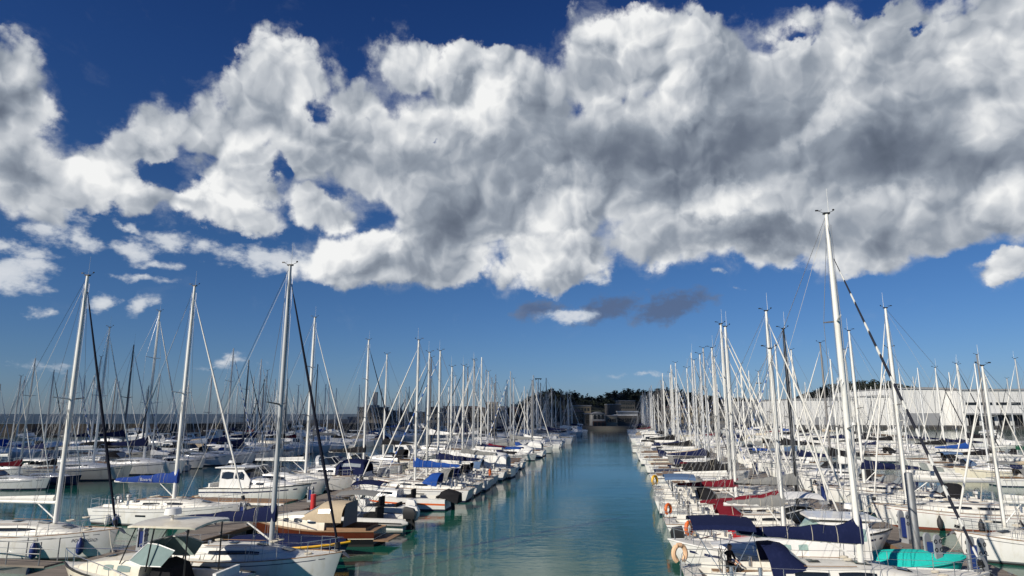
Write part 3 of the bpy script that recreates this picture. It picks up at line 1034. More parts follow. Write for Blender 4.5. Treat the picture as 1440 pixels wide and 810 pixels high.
# ------------------------------------------------------------------ boats
class Hull:
    """hull surface in boat space: +x bow, +y port, z up from the waterline"""

    def __init__(self, L, B, zs, zm, zb, transom=.78, rake=.5, scoop=.35, flare=.24, p=2.1, bowfull=.85, tmax=.42):
        self.L, self.B = L, B
        self.zs, self.zm, self.zb = zs, zm, zb
        self.tr, self.rake, self.scoop, self.flare, self.p, self.bf, self.tm = transom, rake, scoop, flare, p, bowfull, tmax

    def half(self, t):
        if t < self.tm:
            s = t / self.tm
            f = self.tr + (1 - self.tr) * sin(s * pi / 2)
        else:
            s = (t - self.tm) / (1 - self.tm)
            f = max(0.0, 1 - s ** self.p) ** self.bf
        return max(self.B / 2 * f, .02)

    def sheer(self, t):
        if t < .4:
            s = 1 - t / .4
            return self.zm + (self.zs - self.zm) * s * s
        s = (t - .4) / .6
        return self.zm + (self.zb - self.zm) * s ** 1.6

    def y(self, t, z):
        zs = self.sheer(t)
        s = min(1.0, max(0.0, (z + .35) / (zs + .35)))
        c = self.flare * (.55 + 2.4 * max(0, t - .35) ** 1.2)
        return self.half(t) * (1 - min(.9, c) * (1 - s) ** 1.8)

    def x(self, t, z):
        zs = self.sheer(t)
        s = min(1.0, max(0.0, (z + .35) / (zs + .35)))
        return -self.L / 2 + self.L * t - self.rake * (1 - s) * t ** 5 - self.scoop * (1 - s) * (1 - t) ** 8

    def band(self, z0, z1, n=18, k=5, off=0.0, stern=True):
        """outer skin between two heights (z1 None: up to the sheer)"""
        b = MB()
        ts = [1 - (1 - i / n) ** 1.25 for i in range(n + 1)]
        rows = []
        for t in ts:
            top = self.sheer(t) if z1 is None else z1
            zz = [z0 + (top - z0) * j / k for j in range(k + 1)]
            left = [(self.x(t, z), self.y(t, z) + off, z) for z in zz]
            right = [(self.x(t, z), -self.y(t, z) - off, z) for z in zz]
            rows.append(list(reversed(left)) + right)
        # two sides
        h = k + 1
        for side in (0, 1):
            b.loft([r[side * h:(side + 1) * h] for r in rows], closed=False, cap=False)
        if stern:
            r = rows[0]
            b.loft([[r[k - j] for j in range(k + 1)], [r[h + j] for j in range(k + 1)]], closed=False, cap=False)
        r = rows[-1]
        b.loft([[r[k - j] for j in range(k + 1)], [r[h + j] for j in range(k + 1)]], closed=False, cap=False)
        return b

    def deck(self, hole=None, n=20, inset=.0, dz=-.02, camber=.05, t0=0.0, t1=1.0):
        b = MB()
        ts = sorted(set([t0 + (t1 - t0) * i / n for i in range(n + 1)] + (list(hole[:2]) if hole else [])))
        rows = []
        for t in ts:
            w = max(self.half(t) - inset, .01)
            hw = hole[2] * self.B / 2 if hole else w * .4
            hw = min(hw, w * .8)
            z = self.sheer(t) + dz
            x = self.x(t, self.sheer(t))
            rows.append([(x, yy, z + camber * (1 - (yy / w) ** 2)) for yy in (w, w * .9, hw, 0, -hw, -w * .9, -w)])
        for i in range(len(ts) - 1):
            for j in range(6):
                if hole and hole[0] - 1e-6 <= ts[i] and ts[i + 1] <= hole[1] + 1e-6 and j in (2, 3):
                    continue
                b.add([rows[i][j], rows[i + 1][j], rows[i + 1][j + 1], rows[i][j + 1]], [(0, 1, 2, 3)])
        return b


def cabin_rings(h, t0, t1, wf, hmax, n=10, front=.55, tum=.80, aft=.0):
    """coachroof: rings across the boat from aft to fore"""
    rings = []
    for i in range(n + 1):
        s = i / n
        t = t0 + (t1 - t0) * s
        w = h.half(t) * wf * (1 - .12 * s)
        hh = hmax * (1 - max(0, (s - front) / (1 - front)) ** 1.5 * .93)
        if aft and s < aft:
            hh *= .5 + .5 * s / aft
        z = h.sheer(t) - .0
        x = h.x(t, h.sheer(t))
        rings.append([(x, w, z), (x, w * (1 - .3 * (1 - tum)), z + hh * .55), (x, w * tum, z + hh * .93), (x, w * tum * .5, z + hh * 1.06), (x, 0, z + hh * 1.10),
                      (x, -w * tum * .5, z + hh * 1.06), (x, -w * tum, z + hh * .93), (x, -w * (1 - .3 * (1 - tum)), z + hh * .55), (x, -w, z)])
    return rings


def side_patch(rings, s0, s1, lo, hi, side, off=.012, n=4, slant=0.0):
    """a window pane following the cabin side (between ring points 0,1,2)"""
    N = len(rings) - 1

    def at(s, q):
        f = min(max(s, 0), 1) * N
        i = min(int(f), N - 1)
        g = f - i
        idx = (0, 1, 2) if side > 0 else (8, 7, 6)
        a = [Vector(rings[i][k]).lerp(Vector(rings[i + 1][k]), g) for k in idx]
        p = a[0].lerp(a[1], q / .55) if q < .55 else a[1].lerp(a[2], (q - .55) / .45)
        p = Vector(p)
        p.y += off * side
        p.z += off * .3
        return p

    b = MB()
    rows = []
    for i in range(n + 1):
        s = s0 + (s1 - s0) * i / n
        e = abs(2 * i / n - 1) ** 3 * .12
        rows.append([at(s + slant * .0, lo + (hi - lo) * e), at(s, (lo + hi) / 2), at(s, hi - (hi - lo) * e)])
    b.loft(rows, closed=False, cap=False)
    return b


def roof_patch(rings, s0, s1, wy, off=.03):
    N = len(rings) - 1
    b = MB()
    rows = []
    for s in (s0, s1):
        f = s * N
        i = min(int(f), N - 1)
        g = f - i
        a = Vector(rings[i][4]).lerp(Vector(rings[i + 1][4]), g)
        k = Vector(rings[i][3]).lerp(Vector(rings[i + 1][3]), g)
        dz = (k.z - a.z) * min(1, wy / max(k.y, .05))
        rows.append([(a.x, wy, a.z + dz + off), (a.x, 0, a.z + off), (a.x, -wy, a.z + dz + off)])
    b.sheet(rows, .02)
    return b


def hood(x0, x1, w, z, hgt, lean=.25, n=10, wf=.9, low=.35):
    """sprayhood: aft hoop high, front hoop low and wide"""
    rows = []
    for s, hh, ww in ((0, 1.0, 1.0), (.28, 1.04, 1.0), (.55, .97, .99), (1.0, low, wf)):
        x = x0 + (x1 - x0) * s
        rows.append([(x - lean * hgt * hh * sin(pi * k / n) ** .8 * (1 - s), w * ww * cos(pi * k / n) * (abs(cos(pi * k / n)) ** -.25 if abs(cos(pi * k / n)) > .05 else 1) * .96,
                      z + hgt * hh * sin(pi * k / n) ** .55) for k in range(n + 1)])
    return rows


def make_yacht(L=10.0, B=3.3, H=15.0, xm=.10, zs=.95, zm=1.0, zb=1.35, lod=0, hullm='gel', bottom='antifoul_navy', stripe='stripe_navy', cover='navy', furl='sail',
               hoodm='navy', bimini=None, spar='mast_white', wheels=1, spreaders=1, boomL=None, boom_z=1.15, boom_up=.0, mr=None, frac=.93, windows=2, scoop=.45, transom=.78,
               rails=True, furlr=None, antenna=True, radar=False, tiller=False, stern_gear=True, seed=0, cabinh=.48, rope=True, boomcol=None, teak=True, hood_window=True, frow=True, cover_h=1.0):
    """a sailing yacht; xm is the mast's place from midship as a share of L; the list of parts is returned"""
    r = random.Random(seed * 7 + 1)
    h = Hull(L, B, zs, zm, zb, transom=transom, rake=.55, scoop=-scoop)
    P = []
    near = lod == 0
    mr = mr or .0082 * H * (1.0 if near else (.95 if lod == 1 else 1.0))
    sh = lambda t: h.sheer(t)
    tx = lambda t: h.x(t, h.sheer(t))
    n = 20 if near else (10 if lod == 1 else 6)
    k = 5 if near else 2
    # hull
    hb = h.band(.15, None, n, k)
    if lod == 2:
        hb = h.band(-.2, None, n, 2)
        d = h.deck(None, 5, camber=.1)
        hb.add(d.v, d.f)
        hb.loft(cabin_rings(h, .34, .78, .62, .5, 4))
    hull = Part('hull', hb, M[hullm])
    P.append(hull)
    if lod < 2:
        hull.sub('bottom_paint', h.band(-.4, .08, n, 2), M[bottom])
        hull.sub('boot_stripe', h.band(.08, .15, n, 1, off=.003), M[stripe])
        if near:
            # cove line and rubbing strake
            cv = MB()
            for sd in (1, -1):
                rows = []
                for i in range(15):
                    t = .04 + .90 * i / 14
                    z = sh(t) - .13
                    rows.append([(h.x(t, z), sd * (h.y(t, z) + .006), z), (h.x(t, z - .03), sd * (h.y(t, z - .03) + .006), z - .03)])
                cv.loft(rows, closed=False, cap=False)
            hull.sub('cove_line', cv, M[stripe])
            if frow:
                for sd in (1, -1):
                    pt = MB()
                    for t in (.40,):
                        z = sh(t) - .36
                        rows = [[(h.x(t + .022 * q, z + .055 * e), sd * (h.y(t + .022 * q, z + .055 * e) + .008), z + .055 * e) for e in (-1, 1)] for q in (-1.6, 0, 1.6)]
                        pt.loft(rows, closed=False, cap=False)
                    hull.sub('porthole', pt, M['glass'])
            rail = MB()
            for sd in (1, -1):
                rail.tube([(tx(t), sd * (h.half(t) - .01), sh(t) + .02) for t in [i / 16 for i in range(17)]], .022, 5)
            hull.sub('toe_rail', rail, M['alu' if r.random() < .6 else 'teak'])
    if lod < 2:
        ck = (.06, .33, .46)
        deck = Part('deck', h.deck(ck if near else None, 18 if near else 8, camber=.06), M['deck'])
        P.append(deck)
        rings = cabin_rings(h, .33, .80, .64, cabinh, 10 if near else 6, front=.45)
        cab = Part('cabin', MB().loft(rings), M['deck' if near else 'gel'])
        P.append(cab)
        for sd in (1, -1):
            spans = {1: [(.08, .62)], 2: [(.06, .30), (.36, .62)], 3: [(.05, .2), (.26, .42), (.48, .64)]}[windows]
            if not near:
                spans = [(.06, .60)]
            for (a, c_) in spans:
                cab.sub('window', side_patch(rings, a, c_, .42, .78, sd, n=6 if near else 3), M['glass'], smooth=False)
        if near:
            for (a, c_, w_) in ((.52, .63, .26), (.20, .28, .2), (.80, .9, .25)):
                cab.sub('hatch', roof_patch(rings, a, c_, w_), M['glass'], smooth=False)
            # grab rails and lines on the roof
            gr = MB()
            for sd in (1, -1):
                pts = []
                for s in (.08, .2, .35, .5):
                    i = int(s * 10)
                    p = Vector(rings[i][2])
                    pts.append((p.x, sd * p.y * .92, p.z + .08))
                gr.tube(pts, .014, 5)
            cab.sub('grab_rail', gr, M['teak'])
            # cockpit well
            cw = ck[2] * B / 2
            zf = zm - .42
            xa, xb = tx(ck[0]), tx(ck[1])
            well = MB()
            well.add([(xa, cw, sh(ck[0]) + .03), (xb, cw, sh(ck[1]) + .03), (xb, cw, zf), (xa, cw, zf), (xa, -cw, sh(ck[0]) + .03), (xb, -cw, sh(ck[1]) + .03), (xb, -cw, zf), (xa, -cw, zf)],
                     [(0, 1, 2, 3), (5, 4, 7, 6), (4, 0, 3, 7), (1, 5, 6, 2)])
            for sd in (1, -1):
                well.box(((xa + xb) / 2 + .2, sd * (cw - .21), zf + .19), ((xb - xa) * .8, .42, .36))
            cp = Part('cockpit', well, M['deck'], smooth=False)
            P.append(cp)
            cp.sub('cockpit_floor', MB().box(((xa + xb) / 2, 0, zf + .01), (xb - xa, cw * 2 - .01, .03)), M['teak'], smooth=False)
            if teak:
                for sd in (1, -1):
                    cp.sub('seat', MB().box(((xa + xb) / 2 + .2, sd * (cw - .2), zf + .385), ((xb - xa) * .78, .36, .03)), M['teak'], smooth=False)
            co = MB()
            for sd in (1, -1):
                co.loft([[(xa + .15, sd * (cw + .04), sh(.1) + .02), (xa + .15, sd * (cw + .2), sh(.1) + .02), (xa + .15, sd * (cw + .1), sh(.1) + .2)],
                         [(xb, sd * (cw + .04), sh(.3) + .02), (xb, sd * (cw + .30), sh(.3) + .02), (xb, sd * (cw + .14), sh(.3) + .36)]])
            cp.sub('coaming', co, M['deck'], smooth=False)
            for sd in (1, -1):
                for q in (.35, .7):
                    x = xa + (xb - xa) * q
                    cp.sub('winch', MB().tube([(x, sd * (cw + .13), zm + .1), (x, sd * (cw + .13), zm + .3), (x, sd * (cw + .13), zm + .44)], [.1, .085, .075], 10), M['steel'])
            if wheels:
                for i in range(wheels):
                    yy = 0 if wheels == 1 else (-1 if i else 1) * cw * .55
                    xw = xa + (xb - xa) * .28
                    st = Part('steering_pedestal', MB().tube([(xw + .08, yy, zf), (xw + .08, yy, zf + .95)], [.1, .07], 8).box((xw + .1, yy, zf + 1.0), (.16, .3, .16)), M['gel'])
                    P.append(st)
                    st.sub('steering_wheel', MB().ring((xw - .03, yy, zf + .85), .46 if wheels == 1 else .36, .016, 'x', 20).tube([(xw - .03, yy - .4, zf + .85), (xw - .03, yy + .4, zf + .85)], .009, 4)
                           .tube([(xw - .03, yy, zf + .45), (xw - .03, yy, zf + 1.25)], .009, 4), M['steel' if i else 'black'])
            elif tiller:
                P.append(Part('tiller', MB().tube([(xa + .05, 0, zs + .1), (xa + 1.1, .1, zs + .35)], [.035, .022], 6), M['mahogany']))
            # pulpit, pushpit, stanchions and lifelines
            if rails:
                hr = .6
                pu = MB()
                pts = [(tx(t), sd * (h.half(t) - .06), sh(t) + hr) for sd, t in ((1, .86), (1, .94), (1, .985))] + [(tx(1) + .05, 0, sh(1) + hr)] + [(tx(t), -(h.half(t) - .06), sh(t) + hr) for t in (.985, .94, .86)]
                pu.tube(pts, .016, 5)
                for sd in (1, -1):
                    for t in (.86, .95):
                        pu.tube([(tx(t), sd * (h.half(t) - .06), sh(t)), (tx(t) + .02, sd * (h.half(t) - .06), sh(t) + hr)], .014, 5)
                    pu.tube([(tx(.86), sd * (h.half(.86) - .06), sh(.86) + .3), (tx(.97), sd * (h.half(.97) - .04), sh(.97) + .3)], .010, 4)
                P.append(Part('pulpit', pu, M['steel']))
                ps = MB()
                for sd in (1, -1):
                    pts = [(tx(.16), sd * (h.half(.16) - .06), sh(.16) + hr), (tx(.02), sd * (h.half(.02) - .06), sh(.02) + hr), (tx(.0) + .02, sd * h.half(0) * .30, sh(0) + hr)]
                    for dz in (0, -.3):
                        ps.tube([(p[0], p[1], p[2] + dz) for p in pts], .015, 5)
                    for p in pts:
                        ps.tube([(p[0], p[1], zs), p], .014, 5)
                P.append(Part('pushpit', ps, M['steel']))
                gl = MB()
                for sd in (1, -1):
                    ts = (.16, .31, .45, .59, .73, .86)
                    for t in ts[1:-1]:
                        gl.tube([(tx(t), sd * (h.half(t) - .05), sh(t)), (tx(t), sd * (h.half(t) - .05), sh(t) + hr)], .013, 5)
                    for dz in (hr - .01, .31):
                        gl.tube([(tx(t), sd * (h.half(t) - .05), sh(t) + dz) for t in ts], .0075, 4)
                P.append(Part('guard_rail', gl, M['steel']))
            # bow fittings
            P.append(Part('anchor', MB().tube([(tx(1) - .5, .06, zb + .08), (tx(1) + .12, .06, zb + .06)], .025, 5).loft([[(tx(1) + .05, -.12, zb - .02), (tx(1) + .05, .24, zb - .02), (tx(1) + .05, .06, zb + .02)],
                                                                                                              [(tx(1) + .34, -.02, zb - .22), (tx(1) + .34, .14, zb - .22), (tx(1) + .34, .06, zb - .16)]]), M['galv']))
            # cleats / coils of rope on deck
            if rope:
                rp = MB()
                for q in range(5):
                    t = r.choice((.12, .34, .56, .66, .78, .84))
                    rp.ring((tx(t), r.uniform(-.5, .5) * h.half(t), sh(t) + (.08 if t > .8 or t < .3 else cabinh + .12)), r.uniform(.12, .2), .035, 'z', 10, 5, sy=.7)
                P.append(Part('rope_coil', rp, M['rope']))
    if lod == 1:
        gl = MB()
        for sd in (1, -1):
            ts = (.02, .16, .31, .45, .59, .73, .86, .95, 1.0)
            for t in ts[:-1]:
                gl.tube([(tx(t), sd * (h.half(t) - .05), sh(t)), (tx(t), sd * (h.half(t) - .05), sh(t) + .6)], .016, 3)
            for dz in (.6, .32):
                gl.tube([(tx(t), sd * (h.half(t) - .05) if t < 1 else 0, sh(t) + dz) for t in ts], .011, 3)
        P.append(Part('guard_rail', gl, M['steel']))
        cv = MB()
        for sd in (1, -1):
            rows = []
            for i in range(9):
                t = .04 + .90 * i / 8
                z = sh(t) - .16
                rows.append([(h.x(t, z), sd * (h.y(t, z) + .008), z), (h.x(t, z - .05), sd * (h.y(t, z - .05) + .008), z - .05)])
            cv.loft(rows, closed=False, cap=False)
        hull.sub('cove_line', cv, M[stripe])
        ck_ = MB()
        ck_.loft([[(tx(.07), .3 * B, sh(.1) + .07), (tx(.07), -.3 * B, sh(.1) + .07), (tx(.07), -.3 * B, sh(.1) + .10), (tx(.07), .3 * B, sh(.1) + .10)],
                  [(tx(.32), .3 * B, sh(.3) + .07), (tx(.32), -.3 * B, sh(.3) + .07), (tx(.32), -.3 * B, sh(.3) + .10), (tx(.32), .3 * B, sh(.3) + .10)]])
        P.append(Part('cockpit', ck_, M['teak'], smooth=False))
    # ---- rig
    X = xm * L
    tmast = xm + .5
    zc = sh(tmast) + (cabinh * 1.0 if lod < 2 else .4)
    fl = 1.35
    ns = 10 if near else (6 if lod == 1 else 5)
    mast = Part('mast', MB().tube([(X, 0, zc - .05), (X, 0, zc + (H - zc) * .7), (X, 0, H)], [mr, mr * .97, mr * .62], ns), M[spar])
    P.append(mast)
    sw = B * .30
    lv = [zc + (H - zc) * q for q in ((.48,) if spreaders == 1 else (.36, .67))]
    if lod < 2:
        for z in lv:
            for sd in (1, -1):
                mast.sub('spreader', MB().tube([(X, 0, z), (X - .18, sd * sw, z + .10)], [.045, .025], 5), M['mast_dark' if r.random() < .4 else spar])
    else:
        pass
    top = MB()
    top.box((X, 0, H + .03), (mr * 2.2, mr * 1.4, .06))
    top.tube([(X - .1, 0, H + .05), (X - .30, 0, H + .15)], .010, 4).box((X - .36, 0, H + .17), (.13, .015, .06)).tube([(X - .30, 0, H + .15), (X - .16, .0, H + .2)], .008, 4)
    top.tube([(X + .05, .05, H + .05), (X + .30, .05, H + .15)], .010, 4).ball((X + .30, .05, H + .19), (.05, .05, .04), 6, 4)
    if lod < 2:
        mast.sub('wind_vane', top, M['black'], smooth=False)
        if antenna:
            mast.sub('antenna', MB().tube([(X + .08, -.05, H), (X + .08, -.05, H + 1.1)], [.012, .006], 4), M['mast_white'])
    if radar and lod < 2:
        mast.sub('radar', MB().tube([(X + .42, 0, zc + H * .33), (X + .42, 0, zc + H * .33 + .22)], [.28, .26], 12).box((X + .2, 0, zc + H * .33 - .03), (.4, .12, .06)), M['gel'])
    # wires
    ww = .011 if near else (.016 if lod == 1 else .02)
    m_ = 4 if near else 3
    wr = MB()
    zf_ = zc + (H - zc) * frac
    bow = (tx(.985), 0, zb + .05)
    for sd in (1, -1):
        ch = (X - .10, sd * h.half(tmast) * .93, sh(tmast))
        pts = [ch] + [(X - .18, sd * sw, z + .10) for z in lv] + [(X, 0, H * .985)]
        wr.tube(pts, ww, m_)
        if near:
            wr.tube([(X - .35, sd * h.half(tmast) * .92, sh(tmast)), (X, 0, lv[0])], ww, m_)
            wr.tube([(X + .25, sd * h.half(tmast) * .90, sh(tmast)), (X, 0, lv[0])], ww, m_)
    if near and r.random() < .7:
        for sd in (1, -1):
            wr.tube([(tx(.03), sd * h.half(.03) * .6, zs + .05), (tx(.12), 0, zs + (H - zs) * .16), (X, 0, H)][:: 1], ww * .9, m_)
    else:
        wr.tube([(tx(.01), 0, zs + .05), (X, 0, H)], ww * .9, m_)
    if near:
        for q in (.9, 1.1, -1):
            wr.tube([(X + mr * 1.6 * q, .05 * q, zc), (X + mr * 1.2 * q, .03 * q, H * .97)], .007, 3)
    if near:
        bl_ = boomL or L * .40
        for sd in (1, -1):
            for q in (.3, .6, .88):
                wr.tube([(X - bl_ * q, sd * .12, zc + boom_z + boom_up * q), (X - .12, sd * sw * .25, zc + (H - zc) * .5)], .006, 3)
            wr.tube([(X - .2, sd * sw * .7, lv[0] + .08), (X - .3, sd * h.half(tmast) * .8, sh(tmast))], .005, 3)
    P.append(Part('rigging', wr, M['wire']))
    # furled headsail
    if furl:
        a, b_ = Vector(bow), Vector((X + mr, 0, zf_))
        fr = furlr or (.0060 * L if near else .0062 * L)
        qs = (.0, .035, .05, .25, .6, .93, .96, 1.0)
        rr = (.018, .018, fr * .8, fr * 1.15, fr, fr * .55, .016, .016)
        fs = MB().tube([a.lerp(b_, q) for q in qs], list(rr), 8 if near else 5)
        P.append(Part('furled_sail', fs, M[furl], sharp=60))
        if near:
            P[-1].sub('furling_drum', MB().tube([a.lerp(b_, .012), a.lerp(b_, .03)], [.11, .11], 10), M['black'])
    else:
        wr2 = MB().tube([bow, (X + mr, 0, zf_)], ww * 1.3, m_)
        P.append(Part('forestay', wr2, M['wire']))
    # boom, cover
    zb_ = zc + boom_z
    bl = boomL or L * .40
    zt_ = zb_ + boom_up
    boom = Part('boom', MB().tube([(X - mr, 0, zb_), (X - bl, 0, zt_)], [.085 if near else .09] * 2, 8 if near else 5), M[boomcol or spar])
    P.append(boom)
    if near:
        boom.sub('vang', MB().tube([(X - mr, 0, zc + .18), (X - bl * .26, 0, zb_ + boom_up * .26 - .05)], [.04, .03], 6), M['mast_white'])
        boom.sub('mainsheet', MB().tube([(X - bl * .86, 0, zt_ - .05), (X - bl * .8, .06, zm + .1)], .012, 4).tube([(X - bl * .86, 0, zt_ - .05), (X - bl * .8, -.06, zm + .1)], .012, 4)
                 .tube([(X - bl, 0, zt_), (X - .05, .03, H * .98)], .006, 3), M['rope'])
    if cover:
        rows = []
        N = 14 if near else 5
        for i in range(N + 1):
            s = i / N
            x = X - mr * 1.5 - (bl - .25) * s if i else X + mr * 1.3
            z0 = zb_ + (zt_ - zb_) * s
            hh = (.66 - .48 * s ** .75) * (L / 10) * cover_h + (.06 * sin(s * 19 + seed) * (1 - s) if near else 0)
            wv = .16 * (1 - .45 * s) * (L / 10) + (.012 * sin(s * 31 + 2 * seed) if near else 0)
            if i == 0:
                hh *= 1.28
                wv *= .9
            rows.append([(x, 0, z0 - .07), (x, wv * .8, z0 - .03), (x, wv, z0 + hh * .35), (x, wv * .55, z0 + hh * .8), (x, 0, z0 + hh), (x, -wv * .55, z0 + hh * .8), (x, -wv, z0 + hh * .35), (x, -wv * .8, z0 - .03)])
        sc_ = Part('sail_cover', MB().loft(rows), M[cover], sharp=50)
        P.append(sc_)
        if near:
            for i in (2, 5, 8, 11):
                ring_ = [Vector(p) for p in rows[i]]
                c_ = sum(ring_, Vector()) / len(ring_)
                ring_ = [c_ + (p - c_) * 1.05 for p in ring_]
                sc_.sub('tie', MB().tube(ring_ + [ring_[0]], .011, 4), M['rope'])
            seam = MB()
            for i in range(N):
                a_, b_ = Vector(rows[i][4]), Vector(rows[i + 1][4])
                seam.tube([a_ + Vector((0, 0, .004)), b_ + Vector((0, 0, .004))], .014, 4)
            sc_.sub('lacing', seam, M[cover])
    elif near or lod == 1:
        # bare boom with a thin flaked sail
        rows = []
        for i in range(7):
            s = i / 6
            x = X - mr * 2 - (bl - .3) * s
            z0 = zb_ + (zt_ - zb_) * s + .06
            hh = .30 - .18 * s
            rows.append([(x, .07, z0), (x, .10, z0 + hh * .5), (x, 0, z0 + hh), (x, -.10, z0 + hh * .5), (x, -.07, z0)])
        P.append(Part('flaked_sail', MB().loft(rows), M['sail']))
    # canvas
    if hoodm and lod < 2:
        x0, x1 = tx(.33) - .45, tx(.33) + .85
        w = h.half(.36) * .62
        rows = hood(x0, x1, w, sh(.36) + cabinh * .35, .98 if near else .95, n=12 if near else 6)
        hd = Part('sprayhood', MB().sheet(rows, .015), M[hoodm])
        P.append(hd)
        if hood_window:
            rows = [[(p[0] + .012, p[1] * 1.01, p[2] + .035) for p in r_[(3 if near else 2):(10 if near else 5)]] for r_ in (rows[2], rows[3])]
            a = [[tuple(Vector(p).lerp(Vector(q), f)) for p, q in zip(rows[0], rows[1])] for f in (.12, .5, .88)]
            hd.sub('window', MB().sheet(a), M['vinyl'], smooth=False)
    if bimini and lod < 2:
        x0, x1 = tx(.03), tx(.24)
        zb2 = zm + 1.85
        w = h.half(.15) * .82
        rows = []
        for i in range(4):
            s = i / 3
            rows.append([(x0 + (x1 - x0) * s, w * q, zb2 + .16 * (1 - q * q) + .05 * sin(pi * s) - (.12 if abs(q) == 1 else 0)) for q in (-1, -.93, -.5, 0, .5, .93, 1)])
        bi = Part('bimini', MB().sheet(rows, .02), M[bimini])
        P.append(bi)
        fr_ = MB()
        xc = (x0 + x1) / 2
        for xx in (x0 + .05, x1 - .05):
            for sd in (1, -1):
                fr_.tube([(xc, sd * (h.half(.13) - .05), sh(.13)), (xx, sd * w * .95, zb2 - .06)], .014, 5)
        bi.sub('frame', fr_, M['steel'])
    if near and stern_gear:
        # bathing ladder, flag staff
        P.append(Part('bathing_ladder', MB().tube([(tx(0) - .06, .22, zs + .5), (tx(0) - .1, .22, .25)], .014, 5).tube([(tx(0) - .06, -.05, zs + .5), (tx(0) - .1, -.05, .25)], .014, 5)
                      .tube([(tx(0) - .08, .22, .5), (tx(0) - .08, -.05, .5)], .014, 4).tube([(tx(0) - .08, .22, .8), (tx(0) - .08, -.05, .8)], .014, 4), M['steel']))
    P_h = h
    return P, h


# ---- motor boats ------------------------------------------------------
def outboard(x, y, z, cowl='black', s=1.0):
    c = MB()
    c.loft([[(x - .38 * s, y - .17 * s, z), (x + .22 * s, y - .19 * s, z), (x + .22 * s, y + .19 * s, z), (x - .38 * s, y + .17 * s, z)],
            [(x - .42 * s, y - .19 * s, z + .30 * s), (x + .24 * s, y - .21 * s, z + .34 * s), (x + .24 * s, y + .21 * s, z + .34 * s), (x - .42 * s, y + .19 * s, z + .30 * s)],
            [(x - .30 * s, y - .13 * s, z + .52 * s), (x + .16 * s, y - .15 * s, z + .60 * s), (x + .16 * s, y + .15 * s, z + .60 * s), (x - .30 * s, y + .13 * s, z + .52 * s)]])
    p = Part('outboard_motor', c, M[cowl])
    p.sub('leg', MB().loft([[(x - .16 * s, y - .06, z), (x + .12 * s, y - .07, z), (x + .12 * s, y + .07, z), (x - .16 * s, y + .06, z)],
                            [(x - .22 * s, y - .04, z - .95 * s), (x + .02 * s, y - .04, z - .95 * s), (x + .02 * s, y + .04, z - .95 * s), (x - .22 * s, y + .04, z - .95 * s)]]), M['black'])
    return p


def bow_rail(h, P, t0=.45, hr=.5, lod=0):
    tx = lambda t: h.x(t, h.sheer(t))
    b = MB()
    pts = [(tx(t), h.half(t) - .06, h.sheer(t) + hr * min(1, .2 + (t - t0) * 4)) for t in (t0, .6, .75, .88, .97)]
    pts = pts + [(tx(1) + .02, 0, h.sheer(1) + hr)] + [(p[0], -p[1], p[2]) for p in reversed(pts)]
    b.tube(pts, .016 if not lod else .025, 5 if not lod else 3)
    for p in pts[::1]:
        b.tube([(p[0] - .04, p[1], p[2] - hr), p], .013, 4 if not lod else 3)
    P.append(Part('bow_rail', b, M['steel']))


